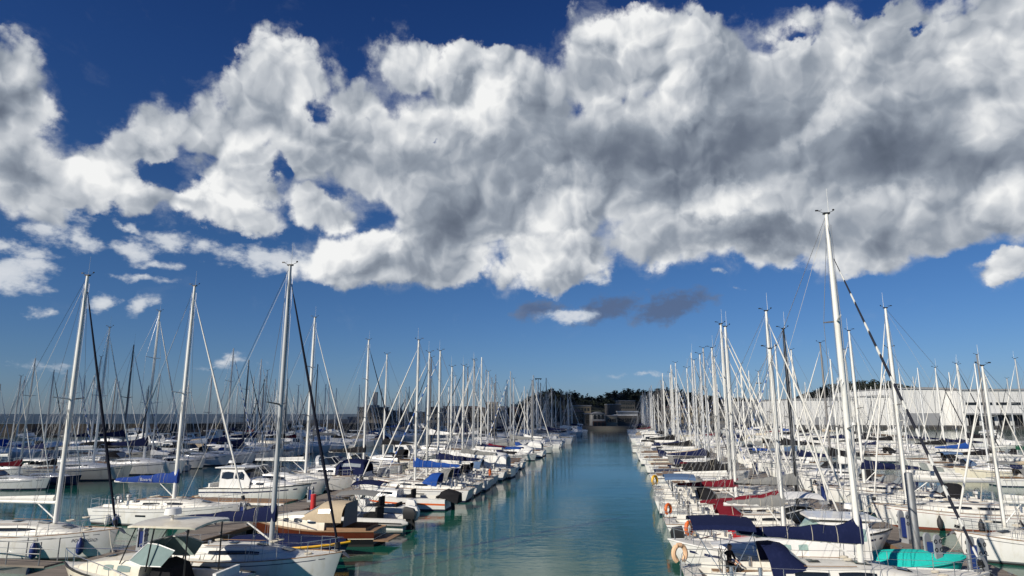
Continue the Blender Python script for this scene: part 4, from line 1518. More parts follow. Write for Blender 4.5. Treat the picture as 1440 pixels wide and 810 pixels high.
def make_cruiser(L=8.5, B=2.9, fb=1.0, lod=0, style='cruiser', hullm='gel', bottom='antifoul_navy', stripe='stripe_navy', canopy=None, top=None, arch=True, motors=0, motorcol='black',
                 bigcover=None, cabm='gel', seed=0, glass='glass', hardtop=False, flybridge=False, roofh=1.15, cabin_t=(.36, .86), rails=True):
    """motor cruiser with a raked windscreen, optional flybridge, hardtop or canopy"""
    h = Hull(L, B, fb * .92, fb, fb * 1.32, transom=.90, rake=.95, scoop=.0, flare=.34, p=2.5, bowfull=.8, tmax=.35)
    P = []
    near = lod == 0
    n = 18 if near else 8
    tx = lambda t: h.x(t, h.sheer(t))
    sh = h.sheer
    if lod == 2:
        hb = h.band(-.2, None, 6, 2)
        d = h.deck(None, 5)
        hb.add(d.v, d.f)
    else:
        hb = h.band(.14, None, n, 5 if near else 2)
    hull = Part('hull', hb, M[hullm])
    P.append(hull)
    if lod < 2:
        hull.sub('bottom_paint', h.band(-.35, .14, n, 2), M[bottom])
        st = MB()
        for sd in (1, -1):
            rows = []
            for i in range(13):
                t = .0 + .98 * i / 12
                z = sh(t) - .24
                rows.append([(h.x(t, z), sd * (h.y(t, z) + .006), z), (h.x(t, z - .1), sd * (h.y(t, z - .1) + .006), z - .1)])
            st.loft(rows, closed=False, cap=False)
        hull.sub('side_stripe', st, M[stripe])
        rb = MB()
        for sd in (1, -1):
            rb.tube([(tx(t), sd * h.half(t), sh(t)) for t in [i / 14 for i in range(15)]], .04, 5)
        hull.sub('rubbing_strake', rb, M['rubber'] if seed % 2 else M['gel'])
        hole = (.05, .36, .66)
        P.append(Part('deck', h.deck(hole if near else None, 16 if near else 6, camber=.05), M['deck']))
        if near:
            cw = hole[2] * B / 2
            zf = fb - .5
            xa, xb = tx(hole[0]), tx(hole[1])
            well = MB().add([(xa, cw, fb + .02), (xb, cw, fb + .02), (xb, cw, zf), (xa, cw, zf), (xa, -cw, fb + .02), (xb, -cw, fb + .02), (xb, -cw, zf), (xa, -cw, zf)],
                            [(0, 1, 2, 3), (5, 4, 7, 6), (4, 0, 3, 7), (1, 5, 6, 2)])
            cp = Part('cockpit', well, M['deck'], smooth=False)
            cp.sub('cockpit_floor', MB().box(((xa + xb) / 2, 0, zf + .02), (xb - xa, cw * 2 - .01, .04)), M['teak'], smooth=False)
            cp.sub('bench_seat', MB().box((xa + .35, 0, zf + .25), (.55, cw * 1.7, .45)).box((xa + .1, 0, zf + .6), (.14, cw * 1.7, .4)), M['white'], smooth=False)
            P.append(cp)
            # swim platform
            P.append(Part('swim_platform', MB().box((tx(0) - .32, 0, .34), (.7, B * .8, .07)), M['teak'], smooth=False))
    # forward cabin
    rings = cabin_rings(h, cabin_t[0], cabin_t[1], .72, .62 * fb, 8 if near else 4, front=.25, tum=.84)
    cab = Part('cabin', MB().loft(rings), M[cabm])
    P.append(cab)
    if lod < 2:
        for sd in (1, -1):
            for a, c_ in (((.12, .30), (.36, .50)) if near else ((.12, .5),)):
                cab.sub('window', side_patch(rings, a, c_, .35, .72, sd, n=4 if near else 2), M[glass], smooth=False)
        if near:
            cab.sub('hatch', roof_patch(rings, .5, .62, .25), M['glass'], smooth=False)
    zc = sh(cabin_t[0]) + .62 * fb
    x0 = tx(cabin_t[0])
    w = h.half(cabin_t[0]) * .72
    if style in ('cruiser', 'flybridge', 'pilothouse') and lod < 3:
        if style == 'cruiser':
            # wraparound windscreen: frame posts and tinted panes
            xa_, xb_ = x0 - .9, x0 + .9
            lo, hi = [], []
            for q, xx, yy in ((0, xa_, 1.0), (1, x0 - .1, 1.0), (2, x0 + .55, .82), (3, x0 + .85, .35)):
                lo.append((xx, w * yy, zc - .12 if q < 2 else zc + .0))
                hi.append((xx - .42 - .1 * q, w * yy * .88, zc + (.42, .62, .62, .62)[q]))
            lo = lo + [(p[0], -p[1], p[2]) for p in reversed(lo)]
            hi = hi + [(p[0], -p[1], p[2]) for p in reversed(hi)]
            ws = Part('windscreen', MB().loft([lo, hi], closed=False, cap=False), M[glass], smooth=False)
            P.append(ws)
            if near:
                ws.sub('frame', MB().tube(hi, .028, 5).tube(lo, .02, 5).tube([lo[2], hi[2]], .022, 5).tube([lo[-3], hi[-3]], .022, 5).tube([lo[3], hi[3]], .02, 5).tube([lo[-4], hi[-4]], .02, 5), M['alu'])
            if arch:
                xx = tx(.2)
                hw = h.half(.2)
                rows = []
                for k in range(13):
                    a = pi * k / 12
                    y_ = hw * .93 * cos(a) * min(1.0, abs(cos(a)) ** -.4 if abs(cos(a)) > .06 else 1)
                    z_ = fb + 1.5 * sin(a) ** .5
                    rows.append([(xx - .5 * sin(a), y_, z_), (xx + .35 - .5 * sin(a), y_, z_), (xx + .35 - .5 * sin(a), y_ * .93, z_ - .09), (xx - .5 * sin(a), y_ * .93, z_ - .09)])
                P.append(Part('radar_arch', MB().loft(rows), M[hullm if hullm.startswith('gel') and 'navy' not in hullm and 'black' not in hullm else 'gel'], sharp=50))
        elif style == 'pilothouse' or style == 'flybridge':
            xa_, xb_ = x0 - L * .16, x0 + L * .13
            zz = sh(cabin_t[0])
            ww = h.half(.35) * .78
            rings2 = []
            for s, hh in ((0, 1), (.75, 1), (1.0, .45)):
                x = xa_ + (xb_ - xa_) * s
                H_ = (roofh + .62 * fb) * hh
                rings2.append([(x, ww, zz), (x, ww * .97, zz + H_ * .5), (x, ww * .86, zz + H_ * .96), (x, ww * .5, zz + H_ * 1.01), (x, 0, zz + H_ * 1.02), (x, -ww * .5, zz + H_ * 1.01), (x, -ww * .86, zz + H_ * .96), (x, -ww * .97, zz + H_ * .5), (x, -ww, zz)])
            ph = Part('wheelhouse', MB().loft(rings2), M[cabm], sharp=30)
            P.append(ph)
            for sd in (1, -1):
                for a, c_ in (((.04, .30), (.34, .62)) if near else ((.04, .62),)):
                    ph.sub('window', side_patch(rings2, a, c_, .50, .90, sd, n=2), M[glass], smooth=False)
            fa = [(Vector(p), Vector(q)) for p, q in ((rings2[1][2], rings2[2][2]), (rings2[1][4], rings2[2][4]), (rings2[1][6], rings2[2][6]))]
            rows = [[tuple(p.lerp(q, f) + Vector((.03, 0, .03))) for p, q in fa] for f in (.12, .85)]
            ph.sub('windscreen', MB().sheet(rows), M[glass], smooth=False)
            zr = zz + (roofh + .62 * fb) * 1.03
            ov = MB()
            rr_ = [[(xa_ - .5, -ww * .95, zr), (xa_ - .5, ww * .95, zr)], [(xa_ + (xb_ - xa_) * .8, -ww * .92, zr + .02), (xa_ + (xb_ - xa_) * .8, ww * .92, zr + .02)], [(xa_ + (xb_ - xa_) * .92, -ww * .6, zr), (xa_ + (xb_ - xa_) * .92, ww * .6, zr)]]
            ov.sheet(rr_, .08)
            ph.sub('roof', ov, M['gel'], smooth=False)
            if flybridge:
                fb_ = MB()
                xx0, xx1 = xa_ - .4, xa_ + (xb_ - xa_) * .65
                wv = ww * .88
                fb_.loft([[(xx0, wv, zr + .08), (xx1, wv, zr + .08), (xx1 + .3, 0, zr + .08), (xx1, -wv, zr + .08), (xx0, -wv, zr + .08)],
                          [(xx0, wv * 1.03, zr + .35), (xx1 - .2, wv * 1.03, zr + .62), (xx1 + .1, 0, zr + .66), (xx1 - .2, -wv * 1.03, zr + .62), (xx0, -wv * 1.03, zr + .35)]])
                P.append(Part('flybridge', fb_, M['gel'], smooth=False))
                if near:
                    P.append(Part('flybridge_seat', MB().box((xx0 + .7, 0, zr + .65), (.5, wv * 1.3, .5)), M['white'], smooth=False))
            if near:
                P.append(Part('radar', MB().tube([(xa_ + .3, 0, zr + .06), (xa_ + .3, 0, zr + .36)], [.05, .05], 6).tube([(xa_ + .3, 0, zr + .36), (xa_ + .3, 0, zr + .56)], [.3, .27], 12), M['gel']))
    if hardtop and lod < 2:
        xa_, xb_ = tx(.16), x0 + .55
        zt = zc + 1.25
        rows = []
        for s in (0, .06, .5, .9, 1.0):
            rows.append([(xa_ + (xb_ - xa_) * s, h.half(.3) * .88 * q * (1 if .05 < s < .95 else .9), zt + .09 * (1 - q * q) - (.05 if s in (0, 1.0) else 0)) for q in (-1, -.9, -.4, 0, .4, .9, 1)])
        ht = Part('hardtop', MB().sheet(rows, .07), M['gel_cream'])
        P.append(ht)
        po = MB()
        for sd in (1, -1):
            y_ = h.half(.3) * .78 * sd
            po.tube([(xa_ + .3, y_, fb), (xa_ + .3, y_, zt)], .028, 6).tube([(xb_ - .9, y_, zc - .3), (xb_ - 1.1, y_, zt)], .028, 6).tube([(x0 + .9, y_ * .8, zc - .1), (xb_ - .35, y_, zt)], .022, 6)
        ht.sub('post', po, M['black'])
        ht.sub('radar', MB().tube([(xa_ + 1.6, .2, zt + .1), (xa_ + 1.6, .2, zt + .38)], [.05, .05], 6).tube([(xa_ + 1.6, .2, zt + .36), (xa_ + 1.6, .2, zt + .58)], [.32, .28], 14), M['gel'])
        P.append(Part('console_cover', MB().loft([[(x0 - 1.2, -w * .8, fb - .4), (x0 - .2, -w * .8, fb - .4), (x0 - .2, w * .8, fb - .4), (x0 - 1.2, w * .8, fb - .4)],
                                                  [(x0 - 1.0, -w * .6, zc - .25), (x0 - .35, -w * .65, zc - .08), (x0 - .35, w * .65, zc - .08), (x0 - 1.0, w * .6, zc - .25)]]), M['charcoal'], sharp=50))
    if canopy:
        xa_, xb_ = tx(.06), x0 + .25
        rows = []
        for s, hh in ((0, .75), (.12, .98), (.5, 1.05), (.8, 1.0), (1.0, .62)):
            x = xa_ + (xb_ - xa_) * s
            ww = h.half(.2) * .9
            nn = 10 if near else 5
            rows.append([(x, ww * cos(pi * k / nn) * (min(1.25, abs(cos(pi * k / nn)) ** -.35) if abs(cos(pi * k / nn)) > .06 else 1), fb + 1.45 * hh * sin(pi * k / nn) ** .5) for k in range(nn + 1)])
        cn = Part('canopy', MB().sheet(rows, .015), M[canopy], sharp=50)
        P.append(cn)
        if near:
            for sd in (1, -1):
                sp_ = [[(p[0], p[1] + .02 * sd, p[2]) for p in ((r_[1], r_[2]) if sd > 0 else (r_[-2], r_[-3]))] for r_ in rows[1:4]]
                cn.sub('window', MB().loft(sp_, closed=False, cap=False), M['vinyl'], smooth=False)
    if top:
        xa_, xb_ = tx(.14), tx(.44)
        zt = fb + 1.75
        rows = [[(xa_ + (xb_ - xa_) * s, h.half(.3) * .85 * q, zt + .18 * (1 - q * q) + .10 * sin(pi * s)) for q in (-1, -.6, 0, .6, 1)] for s in (0, .33, .66, 1)]
        tp = Part('bimini', MB().sheet(rows, .02), M[top])
        P.append(tp)
        fr_ = MB()
        for sd in (1, -1):
            for xx in (xa_, (xa_ + xb_) / 2, xb_):
                fr_.tube([((xa_ + xb_) / 2, sd * h.half(.3) * .92, fb), (xx, sd * h.half(.3) * .84, zt)], .015, 4)
        tp.sub('frame', fr_, M['steel'])
    if bigcover:
        rows = []
        for i in range(9):
            s = i / 8
            t = .02 + .94 * s
            ww = h.half(t) * 1.02
            hh = (.25 + 1.0 * sin(min(1, s * 1.6 + .12) * pi) ** .7 * (1 if s < .55 else .5))
            rows.append([(tx(t), ww, sh(t) - .12), (tx(t), ww * .98, sh(t) + .05), (tx(t), ww * .5, sh(t) + hh * .8), (tx(t), 0, sh(t) + hh), (tx(t), -ww * .5, sh(t) + hh * .8), (tx(t), -ww * .98, sh(t) + .05), (tx(t), -ww, sh(t) - .12)])
        P.append(Part('boat_cover', MB().sheet(rows, .015), M[bigcover], sharp=60))
    if rails and lod < 2:
        bow_rail(h, P, .45, .5, lod)
    for i in range(motors):
        yy = 0 if motors == 1 else (-.35 if i else .35)
        P.append(outboard(tx(0) - .28, yy, fb * .75, motorcol))
    return P, h


def make_runabout(L=6.0, B=2.3, fb=.75, lod=0, top=None, hullm='gel', stripe='stripe_navy', motors=1, motorcol='black', seatm='white', motor_cover=None, console=True, bottom='antifoul_navy', screen=True, cuddy=False):
    h = Hull(L, B, fb * .95, fb, fb * 1.3, transom=.9, rake=.8, scoop=0, flare=.34, p=2.4, bowfull=.8, tmax=.35)
    P = []
    tx = lambda t: h.x(t, h.sheer(t))
    hull = Part('hull', h.band(.12, None, 16 if lod == 0 else 8, 4), M[hullm])
    hull.sub('bottom_paint', h.band(-.3, .12, 12, 2), M[bottom])
    st = MB()
    for sd in (1, -1):
        rows = []
        for i in range(13):
            t = .98 * i / 12
            zA = h.sheer(t) - .30
            rows.append([(h.x(t, zA), sd * (h.y(t, zA) + .006), zA), (h.x(t, zA - .13), sd * (h.y(t, zA - .13) + .006), zA - .13)])
        st.loft(rows, closed=False, cap=False)
    hull.sub('side_stripe', st, M[stripe])
    P.append(hull)
    hole = (.08, .62, .72)
    P.append(Part('deck', h.deck(hole, 18, camber=.06), M['deck']))
    cw = hole[2] * B / 2
    zf = .2
    xa, xb = tx(hole[0]), tx(hole[1])
    cwf = min(cw, h.half(.62) * .8)
    well = MB().add([(xa, cw, fb), (xb, cwf, fb + .02), (xb, cwf, zf), (xa, cw, zf), (xa, -cw, fb), (xb, -cwf, fb + .02), (xb, -cwf, zf), (xa, -cw, zf)],
                    [(0, 1, 2, 3), (5, 4, 7, 6), (4, 0, 3, 7), (1, 5, 6, 2), (3, 2, 6, 7)])
    P.append(Part('cockpit', well, M['deck'], smooth=False))
    P.append(Part('bench_seat', MB().box((xa + .35, 0, zf + .25), (.5, cw * 1.7, .45)).box((xa + .1, 0, zf + .55), (.14, cw * 1.7, .5)), M[seatm], smooth=False))
    if console:
        c = Part('console', MB().loft([[(-.1, -.45, zf), (.55, -.45, zf), (.55, .45, zf), (-.1, .45, zf)], [(.0, -.4, zf + 1.0), (.35, -.4, zf + 1.05), (.35, .4, zf + 1.05), (.0, .4, zf + 1.0)]]), M['gel'], smooth=False)
        c.sub('windscreen', MB().sheet([[(.36, -.42, zf + 1.05), (.36, .42, zf + 1.05)], [(.12, -.36, zf + 1.5), (.12, .36, zf + 1.5)]], .015), M['glass'], smooth=False)
        c.sub('steering_wheel', MB().ring((-.14, 0, zf + .92), .19, .014, 'x', 14), M['black'])
        P.append(c)
        P.append(Part('helm_seat', MB().box((-.85, 0, zf + .4), (.5, .95, .75)).box((-1.05, 0, zf + .95), (.12, .95, .5)), M[seatm], smooth=False))
    if cuddy:
        rings = cabin_rings(h, .5, .92, .75, .5, 8, front=.2)
        cb = Part('cabin', MB().loft(rings), M['gel'])
        for sd in (1, -1):
            cb.sub('window', side_patch(rings, .1, .4, .35, .75, sd), M['glass'], smooth=False)
        P.append(cb)
    if top:
        x0, x1 = -L * .22, L * .16
        zt = fb + 1.35
        rows = [[(x0 + (x1 - x0) * s, B * .42 * q, zt + .20 * (1 - q * q) + .12 * sin(pi * s)) for q in (-1, -.8, -.4, 0, .4, .8, 1)] for s in (0, .25, .5, .75, 1)]
        tp = Part('bimini', MB().sheet(rows, .02), M[top])
        fr_ = MB()
        for sd in (1, -1):
            for xx in (x0, 0, x1):
                fr_.tube([(-.1, sd * B * .44, fb), (xx, sd * B * .41, zt + .05)], .015, 5)
        tp.sub('frame', fr_, M['steel'])
        P.append(tp)
    bow_rail(h, P, .5, .35)
    for i in range(motors):
        yy = 0 if motors == 1 else (-.36 if i else .36)
        P.append(outboard(tx(0) - .28, yy, fb * .8, motorcol, 1.05))
    if motor_cover:
        x = tx(0) - .1
        P.append(Part('motor_cover', MB().loft([[(x - .75, -.8, fb * .55), (x + .7, -.85, fb + .1), (x + .7, .85, fb + .1), (x - .75, .8, fb * .55)],
                                                [(x - .8, -.5, fb + .25), (x + .55, -.55, fb + .45), (x + .55, .55, fb + .45), (x - .8, .5, fb + .25)],
                                                [(x - .55, -.3, fb + .42), (x + .2, -.35, fb + .6), (x + .2, .35, fb + .6), (x - .55, .3, fb + .42)]]), M[motor_cover], sharp=60))
    return P, h


def make_rib(L=6.5, B=2.4, top='grey', motors=2):
    h = Hull(L, B * .8, .35, .4, .6, transom=.95, rake=.6, scoop=0, flare=.3, tmax=.4)
    P = [Part('hull', h.band(-.2, None, 12, 3), M['gel'])]
    r = .24
    tb = MB()
    pts = [(-L / 2 - .35, B / 2 - r, .42), (-L / 2, B / 2 - r, .44), (-L * .1, B / 2 - r, .46), (L * .18, B / 2 - r * 1.1, .52), (L * .34, B * .32, .62), (L * .45, B * .14, .72), (L * .48, 0, .76)]
    pts = pts + [(p[0], -p[1], p[2]) for p in reversed(pts[:-1])]
    rs = [.08, r, r, r, r * .95, r * .9, r * .9, r * .9, r * .95, r, r, r, .08]
    tb.tube(pts, rs, 12)
    t = Part('inflatable_tube', tb, M['hypalon'])
    bl = MB()
    for sd in (1, -1):
        bl.tube([(-L / 2, sd * (B / 2 + .005), .44), (-L * .1, sd * (B / 2 + .005), .46), (L * .18, sd * (B / 2 - .02), .52), (L * .34, sd * B * .41, .62)], .035, 6)
    t.sub('rubbing_strake', bl, M['rubber'])
    P.append(t)
    P.append(Part('floor', MB().box((-L * .08, 0, .33), (L * .8, B * .62, .05)), M['deck'], smooth=False))
    c = Part('console', MB().loft([[(.2, -.5, .35), (1.1, -.5, .35), (1.1, .5, .35), (.2, .5, .35)], [(.3, -.45, 1.25), (.8, -.45, 1.3), (.8, .45, 1.3), (.3, .45, 1.25)]]), M['gel'], smooth=False)
    c.sub('windscreen', MB().sheet([[(.82, -.5, 1.28), (.82, .5, 1.28)], [(.45, -.44, 1.85), (.45, .44, 1.85)]], .015), M['glass'], smooth=False)
    P.append(c)
    P.append(Part('bench_seat', MB().box((-1.0, 0, .6), (.9, 1.2, .5)).box((-1.4, 0, 1.0), (.14, 1.2, .5)), M['charcoal'], smooth=False))
    if top:
        rows = [[(-1.4 + 2.6 * s, B * .40 * q, 1.95 + .16 * (1 - q * q) + .1 * sin(pi * s)) for q in (-1, -.8, -.4, 0, .4, .8, 1)] for s in (0, .25, .5, .75, 1)]
        tp = Part('bimini', MB().sheet(rows, .02), M[top])
        fr_ = MB()
        for sd in (1, -1):
            for xx in (-1.35, -.1, 1.15):
                fr_.tube([(-.1, sd * B * .42, .55), (xx, sd * B * .39, 1.97)], .016, 5)
        tp.sub('frame', fr_, M['steel'])
        P.append(tp)
    for i in range(motors):
        P.append(outboard(-L / 2 - .15, (0 if motors == 1 else (-.36 if i else .36)), .62, 'black' if i == 0 else 'gel', 1.15))
    return P, h


def make_launch(L=7.8, B=2.7):
    """varnished wooden launch with a cream cuddy and canvas dodger"""
    h = Hull(L, B, .78, .78, 1.2, transom=.70, rake=.9, scoop=0, flare=.22, p=2.3, bowfull=.8, tmax=.4)
    tx = lambda t: h.x(t, h.sheer(t))
    hull = Part('hull', h.band(.42, None, 18, 4), M['mahogany'])
    hull.sub('lower_hull', h.band(.12, .38, 18, 2, off=.002), M['gel_black'])
    hull.sub('white_line', h.band(.38, .42, 18, 1, off=.006), M['gel_cream'])
    hull.sub('bottom_paint', h.band(-.35, .12, 14, 2), M['antifoul_black'])
    rb = MB()
    for sd in (1, -1):
        rb.tube([(tx(t), sd * h.half(t), h.sheer(t)) for t in [i / 14 for i in range(15)]], .045, 6)
    hull.sub('rubbing_strake', rb, M['teak'])
    P = [hull, Part('deck', h.deck((.06, .42, .7), 16, camber=.05), M['teak'])]
    cw = .7 * B / 2
    xa, xb = tx(.06), tx(.42)
    P.append(Part('cockpit', MB().add([(xa, cw, .95), (xb, cw, .9), (xb, cw, .35), (xa, cw, .35), (xa, -cw, .95), (xb, -cw, .9), (xb, -cw, .35), (xa, -cw, .35)],
                                      [(0, 1, 2, 3), (5, 4, 7, 6), (4, 0, 3, 7), (1, 5, 6, 2), (3, 2, 6, 7)]), M['teak'], smooth=False))
    rings = cabin_rings(h, .36, .90, .80, .72, 10, front=.35, tum=.86)
    cb = Part('cabin', MB().loft(rings), M['gel_cream'])
    for sd in (1, -1):
        for a, c_ in ((.12, .24), (.32, .44), (.52, .60)):
            cb.sub('window', side_patch(rings, a, c_, .42, .78, sd), M['glass'], smooth=False)
    P.append(cb)
    x0, x1 = tx(.24), tx(.56)
    rows = hood(x0, x1, h.half(.4) * .8, h.sheer(.4) + .40, .98, lean=.1, n=12, low=.25)
    hd = Part('dodger', MB().sheet(rows, .015), M['beige'])
    a = [[tuple(Vector(p).lerp(Vector(q), f) + Vector((.02, 0, .03))) for p, q in zip(rows[2][3:10], rows[3][3:10])] for f in (.1, .5, .9)]
    hd.sub('window', MB().sheet(a), M['vinyl'], smooth=False)
    for sl in (slice(1, 3), slice(10, 12)):
        q = [[(p[0], p[1] * 1.03, p[2] + .01) for p in r_[sl]] for r_ in rows[1:3]]
        hd.sub('window', MB().loft(q, closed=False, cap=False), M['vinyl'], smooth=False)
    P.append(hd)
    P.append(Part('aft_curtain', MB().sheet([[(x0 - .1, -h.half(.3) * .75, .95), (x0 - .1, h.half(.3) * .75, .95)], [(x0 - .16, -h.half(.3) * .66, 2.15), (x0 - .16, h.half(.3) * .66, 2.15)]], .02), M['grey'], smooth=False))
    P.append(Part('swim_platform', MB().box((tx(0) - .42, 0, .32), (.85, B * .72, .06)), M['teak'], smooth=False))
    bow_rail(h, P, .4, .4)
    return P, h


def make_covered_dinghy(L=5.5, B=1.9, cov='navy', hullm='gel', strake='yellow'):
    h = Hull(L, B, .55, .55, .8, transom=.85, rake=.6, scoop=0, flare=.25, tmax=.4)
    tx = lambda t: h.x(t, h.sheer(t))
    hull = Part('hull', h.band(-.2, None, 14, 3), M[hullm])
    rb = MB()
    for sd in (1, -1):
        rb.tube([(tx(t), sd * h.half(t), h.sheer(t) - .05) for t in [i / 14 for i in range(15)]], .06, 6)
    hull.sub('rubbing_strake', rb, M[strake])
    rows = []
    for i in range(9):
        t = .02 + .95 * i / 8
        ww = h.half(t) * 1.0
        hh = .10 + .38 * sin(pi * min(1, .15 + i / 9))
        rows.append([(tx(t), ww + .02, h.sheer(t) - .02), (tx(t), ww * .55, h.sheer(t) + hh * .8), (tx(t), 0, h.sheer(t) + hh), (tx(t), -ww * .55, h.sheer(t) + hh * .8), (tx(t), -ww - .02, h.sheer(t) - .02)])
    return [hull, Part('boat_cover', MB().sheet(rows, .012), M[cov], sharp=60)], h

# ------------------------------------------------------------------ pontoons
PONT = {'near left': (-24.1, -21.7, 20, 268), 'near right': (13.4, 15.8, 22, 268), 'second left': (-64.9, -62.8, 46, 240), 'second right': (46.6, 48.8, 74, 262),
        'third left': (-104.7, -102.6, 80, 205), 'third right': (83.0, 85.2, 130, 258)}
PLAB = {'near left': 'weathered plank pontoon between the two nearest rows of boats on the left', 'near right': 'weathered plank pontoon with pedestals behind the nearest row on the right',
        'second left': 'second long plank pontoon to the left, beyond the open berth water', 'second right': 'second long plank pontoon to the right, before the white shed',
        'third left': 'farthest plank pontoon on the left, below the breakwater', 'third right': 'farthest plank pontoon on the right, below the white shed'}
for key, (v0, v1, u0, u1) in PONT.items():
    root = link('pontoon', None, None, uv(u0, (v0 + v1) / 2, 0), pi / 2 - PSI)
    tag(root, PLAB[key], 'pontoon', 'floating pontoons')
    Lp, wp = u1 - u0, v1 - v0
    # local x runs along u; planks lie across
    dk = MB()
    dk.box((Lp / 2, 0, .50), (Lp, wp, .06))
    put('deck', dk, wood_planks('pontoon_planks', (.24, .20, .16), 0, .145), root, smooth=False)
    put('fascia', MB().box((Lp / 2, wp / 2 + .03, .42), (Lp, .05, .2)).box((Lp / 2, -wp / 2 - .03, .42), (Lp, .05, .2)), M['teak'], root, smooth=False)
    fl = MB()
    k = 0
    while k * 6.0 + 4.6 < Lp:
        fl.box((k * 6.0 + 2.4, 0, .15), (4.4, wp * .92, .62))
        k += 1
    put('floats', fl, M['float'], root, smooth=False)
    if key.startswith('near'):
        cl = MB()
        for i in range(int(min(Lp, 70) / 2.6)):
            for sd in (1, -1):
                cl.tube([(1 + i * 2.6, sd * (wp / 2 - .16), .6), (1.3 + i * 2.6, sd * (wp / 2 - .16), .6)], .03, 5)
                cl.box((1.15 + i * 2.6, sd * (wp / 2 - .16), .555), (.1, .08, .06))
        put('cleats', cl, M['galv'], root)

# catwalk with rails at the lower left, finger pier with a red post
b = MB().box((0, 0, .50), (7.0, 1.0, .08))
root = link('gangway', None, None, uv(26.3, -28.2, 0), RZ_R)
tag(root, 'narrow grey gangway with steel handrails beside the lettered white yacht', 'gangway')
put('walkway', b, M['planks'], root, smooth=False)
for sd in (1, -1):
    hr = MB()
    for x0, x1 in ((-3.4, -.4), (-.1, 3.2)):
        hr.tube([(x0, sd * .48, .5), (x0, sd * .48, 1.5), (x1, sd * .48, 1.5), (x1, sd * .48, .55)], .028, 6)
        hr.tube([(x0, sd * .48, 1.02), (x1, sd * .48, 1.02)], .02, 6)
        hr.tube([((x0 + x1) / 2, sd * .48, .5), ((x0 + x1) / 2, sd * .48, 1.5)], .024, 6)
    put('handrail', hr, M['galv'], root)
root = link('finger_pier', None, None, uv(46.4, -30.2, 0), RZ_R)
tag(root, 'short wooden finger pier with a pale edge between white yacht and cruiser', 'pier')
put('deck', MB().box((0, 0, .62), (12, 2.0, .08)), M['teak'], root, smooth=False)
put('fascia', MB().box((0, -1.03, .52), (12, .06, .16)), M['gel'], root, smooth=False)
put('floats', MB().box((-3.4, 0, .2), (2.6, 1.8, .7)).box((3.2, 0, .2), (2.6, 1.8, .7)), M['float'], root, smooth=False)
root = link('mooring_post', None, None, uv(43.4, -21.0, .53))
tag(root, 'short red mooring post on the left pontoon', 'post')
put('post', MB().tube([(0, 0, 0), (0, 0, .95)], [.19, .19], 12).tube([(0, 0, .95), (0, 0, 1.02)], [.22, .17], 12), M['redp'], root)

# steel mooring piles
for i, (u_, v_, zt, r_, lab) in enumerate(((32.3, 12.75, 4.35, .17, 'tall grey steel mooring pile beside the right pontoon pedestals'), (58.5, -21.2, 1.9, .22, 'short pale mooring pile on the left pontoon near the white cruiser'),
                                           (62.5, -21.4, 1.9, .2, 'short stout mooring pile on the left pontoon, farther of two'), (90.5, 12.9, 3.6, .2, 'grey steel mooring pile among the yachts farther up the right pontoon'))):
    root = link('mooring_pile', None, None, uv(u_, v_, 0))
    tag(root, lab, 'pile', 'steel mooring piles')
    put('pile', MB().tube([(0, 0, -1), (0, 0, zt), (0, 0, zt + .06)], [r_, r_, r_ * .8], 14), M['galv'], root)
    put('collar', MB().ring((0, 0, .6), r_ + .08, .05, 'z', 14), M['black'], root)


def pedestal():
    P = []
    body = MB()
    for y in (-.26, .26):
        pts = [(-.22, 0), (.22, 0), (.22, 1.55)] + [(.22 * cos(t), 1.55 + .26 * sin(t)) for t in [pi * k / 8 for k in range(1, 8)]] + [(-.22, 1.55)]
        body.loft([[(p[0], y - .05, p[1]) for p in pts], [(p[0], y + .05, p[1]) for p in pts]])
    body.box((0, 0, .12), (.5, .62, .24))
    b = Part('body', body, M['ped_grey'], smooth=False)
    P.append(b)
    b.sub('blue_panel', MB().box((0, 0, .85), (.26, .38, 1.1)), M['ped_blue'], smooth=False)
    # sockets on the two end faces: rounded frames
    for sx in (-1, 1):
        for y in (-.26, .26):
            for z in (1.5, 1.12):
                x = .222
                b.sub('socket', MB().ring((0, 0, 0), .075, .014, 'y', 14).box((0, 0, 0), (.07, .02, .07)) if False else MB().ring((sx * (x - .06), y - .055 if y < 0 else y + .055, z), .085, .018, 'y', 14), M['black'])
    return P


ped = pedestal()
for i, (px, py, lab) in enumerate(((1276, 763, 'grey twin blade power pedestal with blue core, farthest of the three on the right pontoon'), (1316, 806, 'grey twin blade power pedestal beside the tall steel pile'),
                                   (1378, 812, 'grey twin blade power pedestal nearest the brown bottomed white yacht'))):
    g = ground(px, py, .53)
    place('power_pedestal', ped, g, -PSI + .5, .86, lab, 'pedestal', 'power pedestals on the right pontoon')
for i, u_ in enumerate((52, 64, 76)):
    place('power_pedestal', ped, uv(u_, 14.6, .53), -PSI + pi / 2, .9, ['grey power pedestal farther up the right pontoon, half hidden behind the black mast', 'grey power pedestal on the right pontoon among the white bows, middle distance',
                                                                         'grey power pedestal farthest up the right pontoon'][i], 'pedestal', 'power pedestals on the right pontoon')
for i, u_ in enumerate((29.5, 38, 47, 56)):
    place('power_pedestal', ped, uv(u_, -23.0, .53), -PSI + pi / 2, .62, ['low grey power pedestal on the left pontoon by the cuddy boat', 'low grey power pedestal on the left pontoon behind the varnished launch',
                                                                          'low grey power pedestal on the left pontoon beside the red post', 'low grey power pedestal on the left pontoon by the white cruiser'][i], 'pedestal', 'power pedestals on the left pontoon')

# ------------------------------------------------------------------ near boats, one by one
OCC = {}          # row -> list of (u0, u1) already taken


def take(row, u, B):
    OCC.setdefault(row, []).append((u - B / 2 - .2, u + B / 2 + .2))


def frame(u, v, head, turn=0.0):
    return uv(u, v, 0), (RZ_R if head == 'R' else RZ_L) + R(turn)


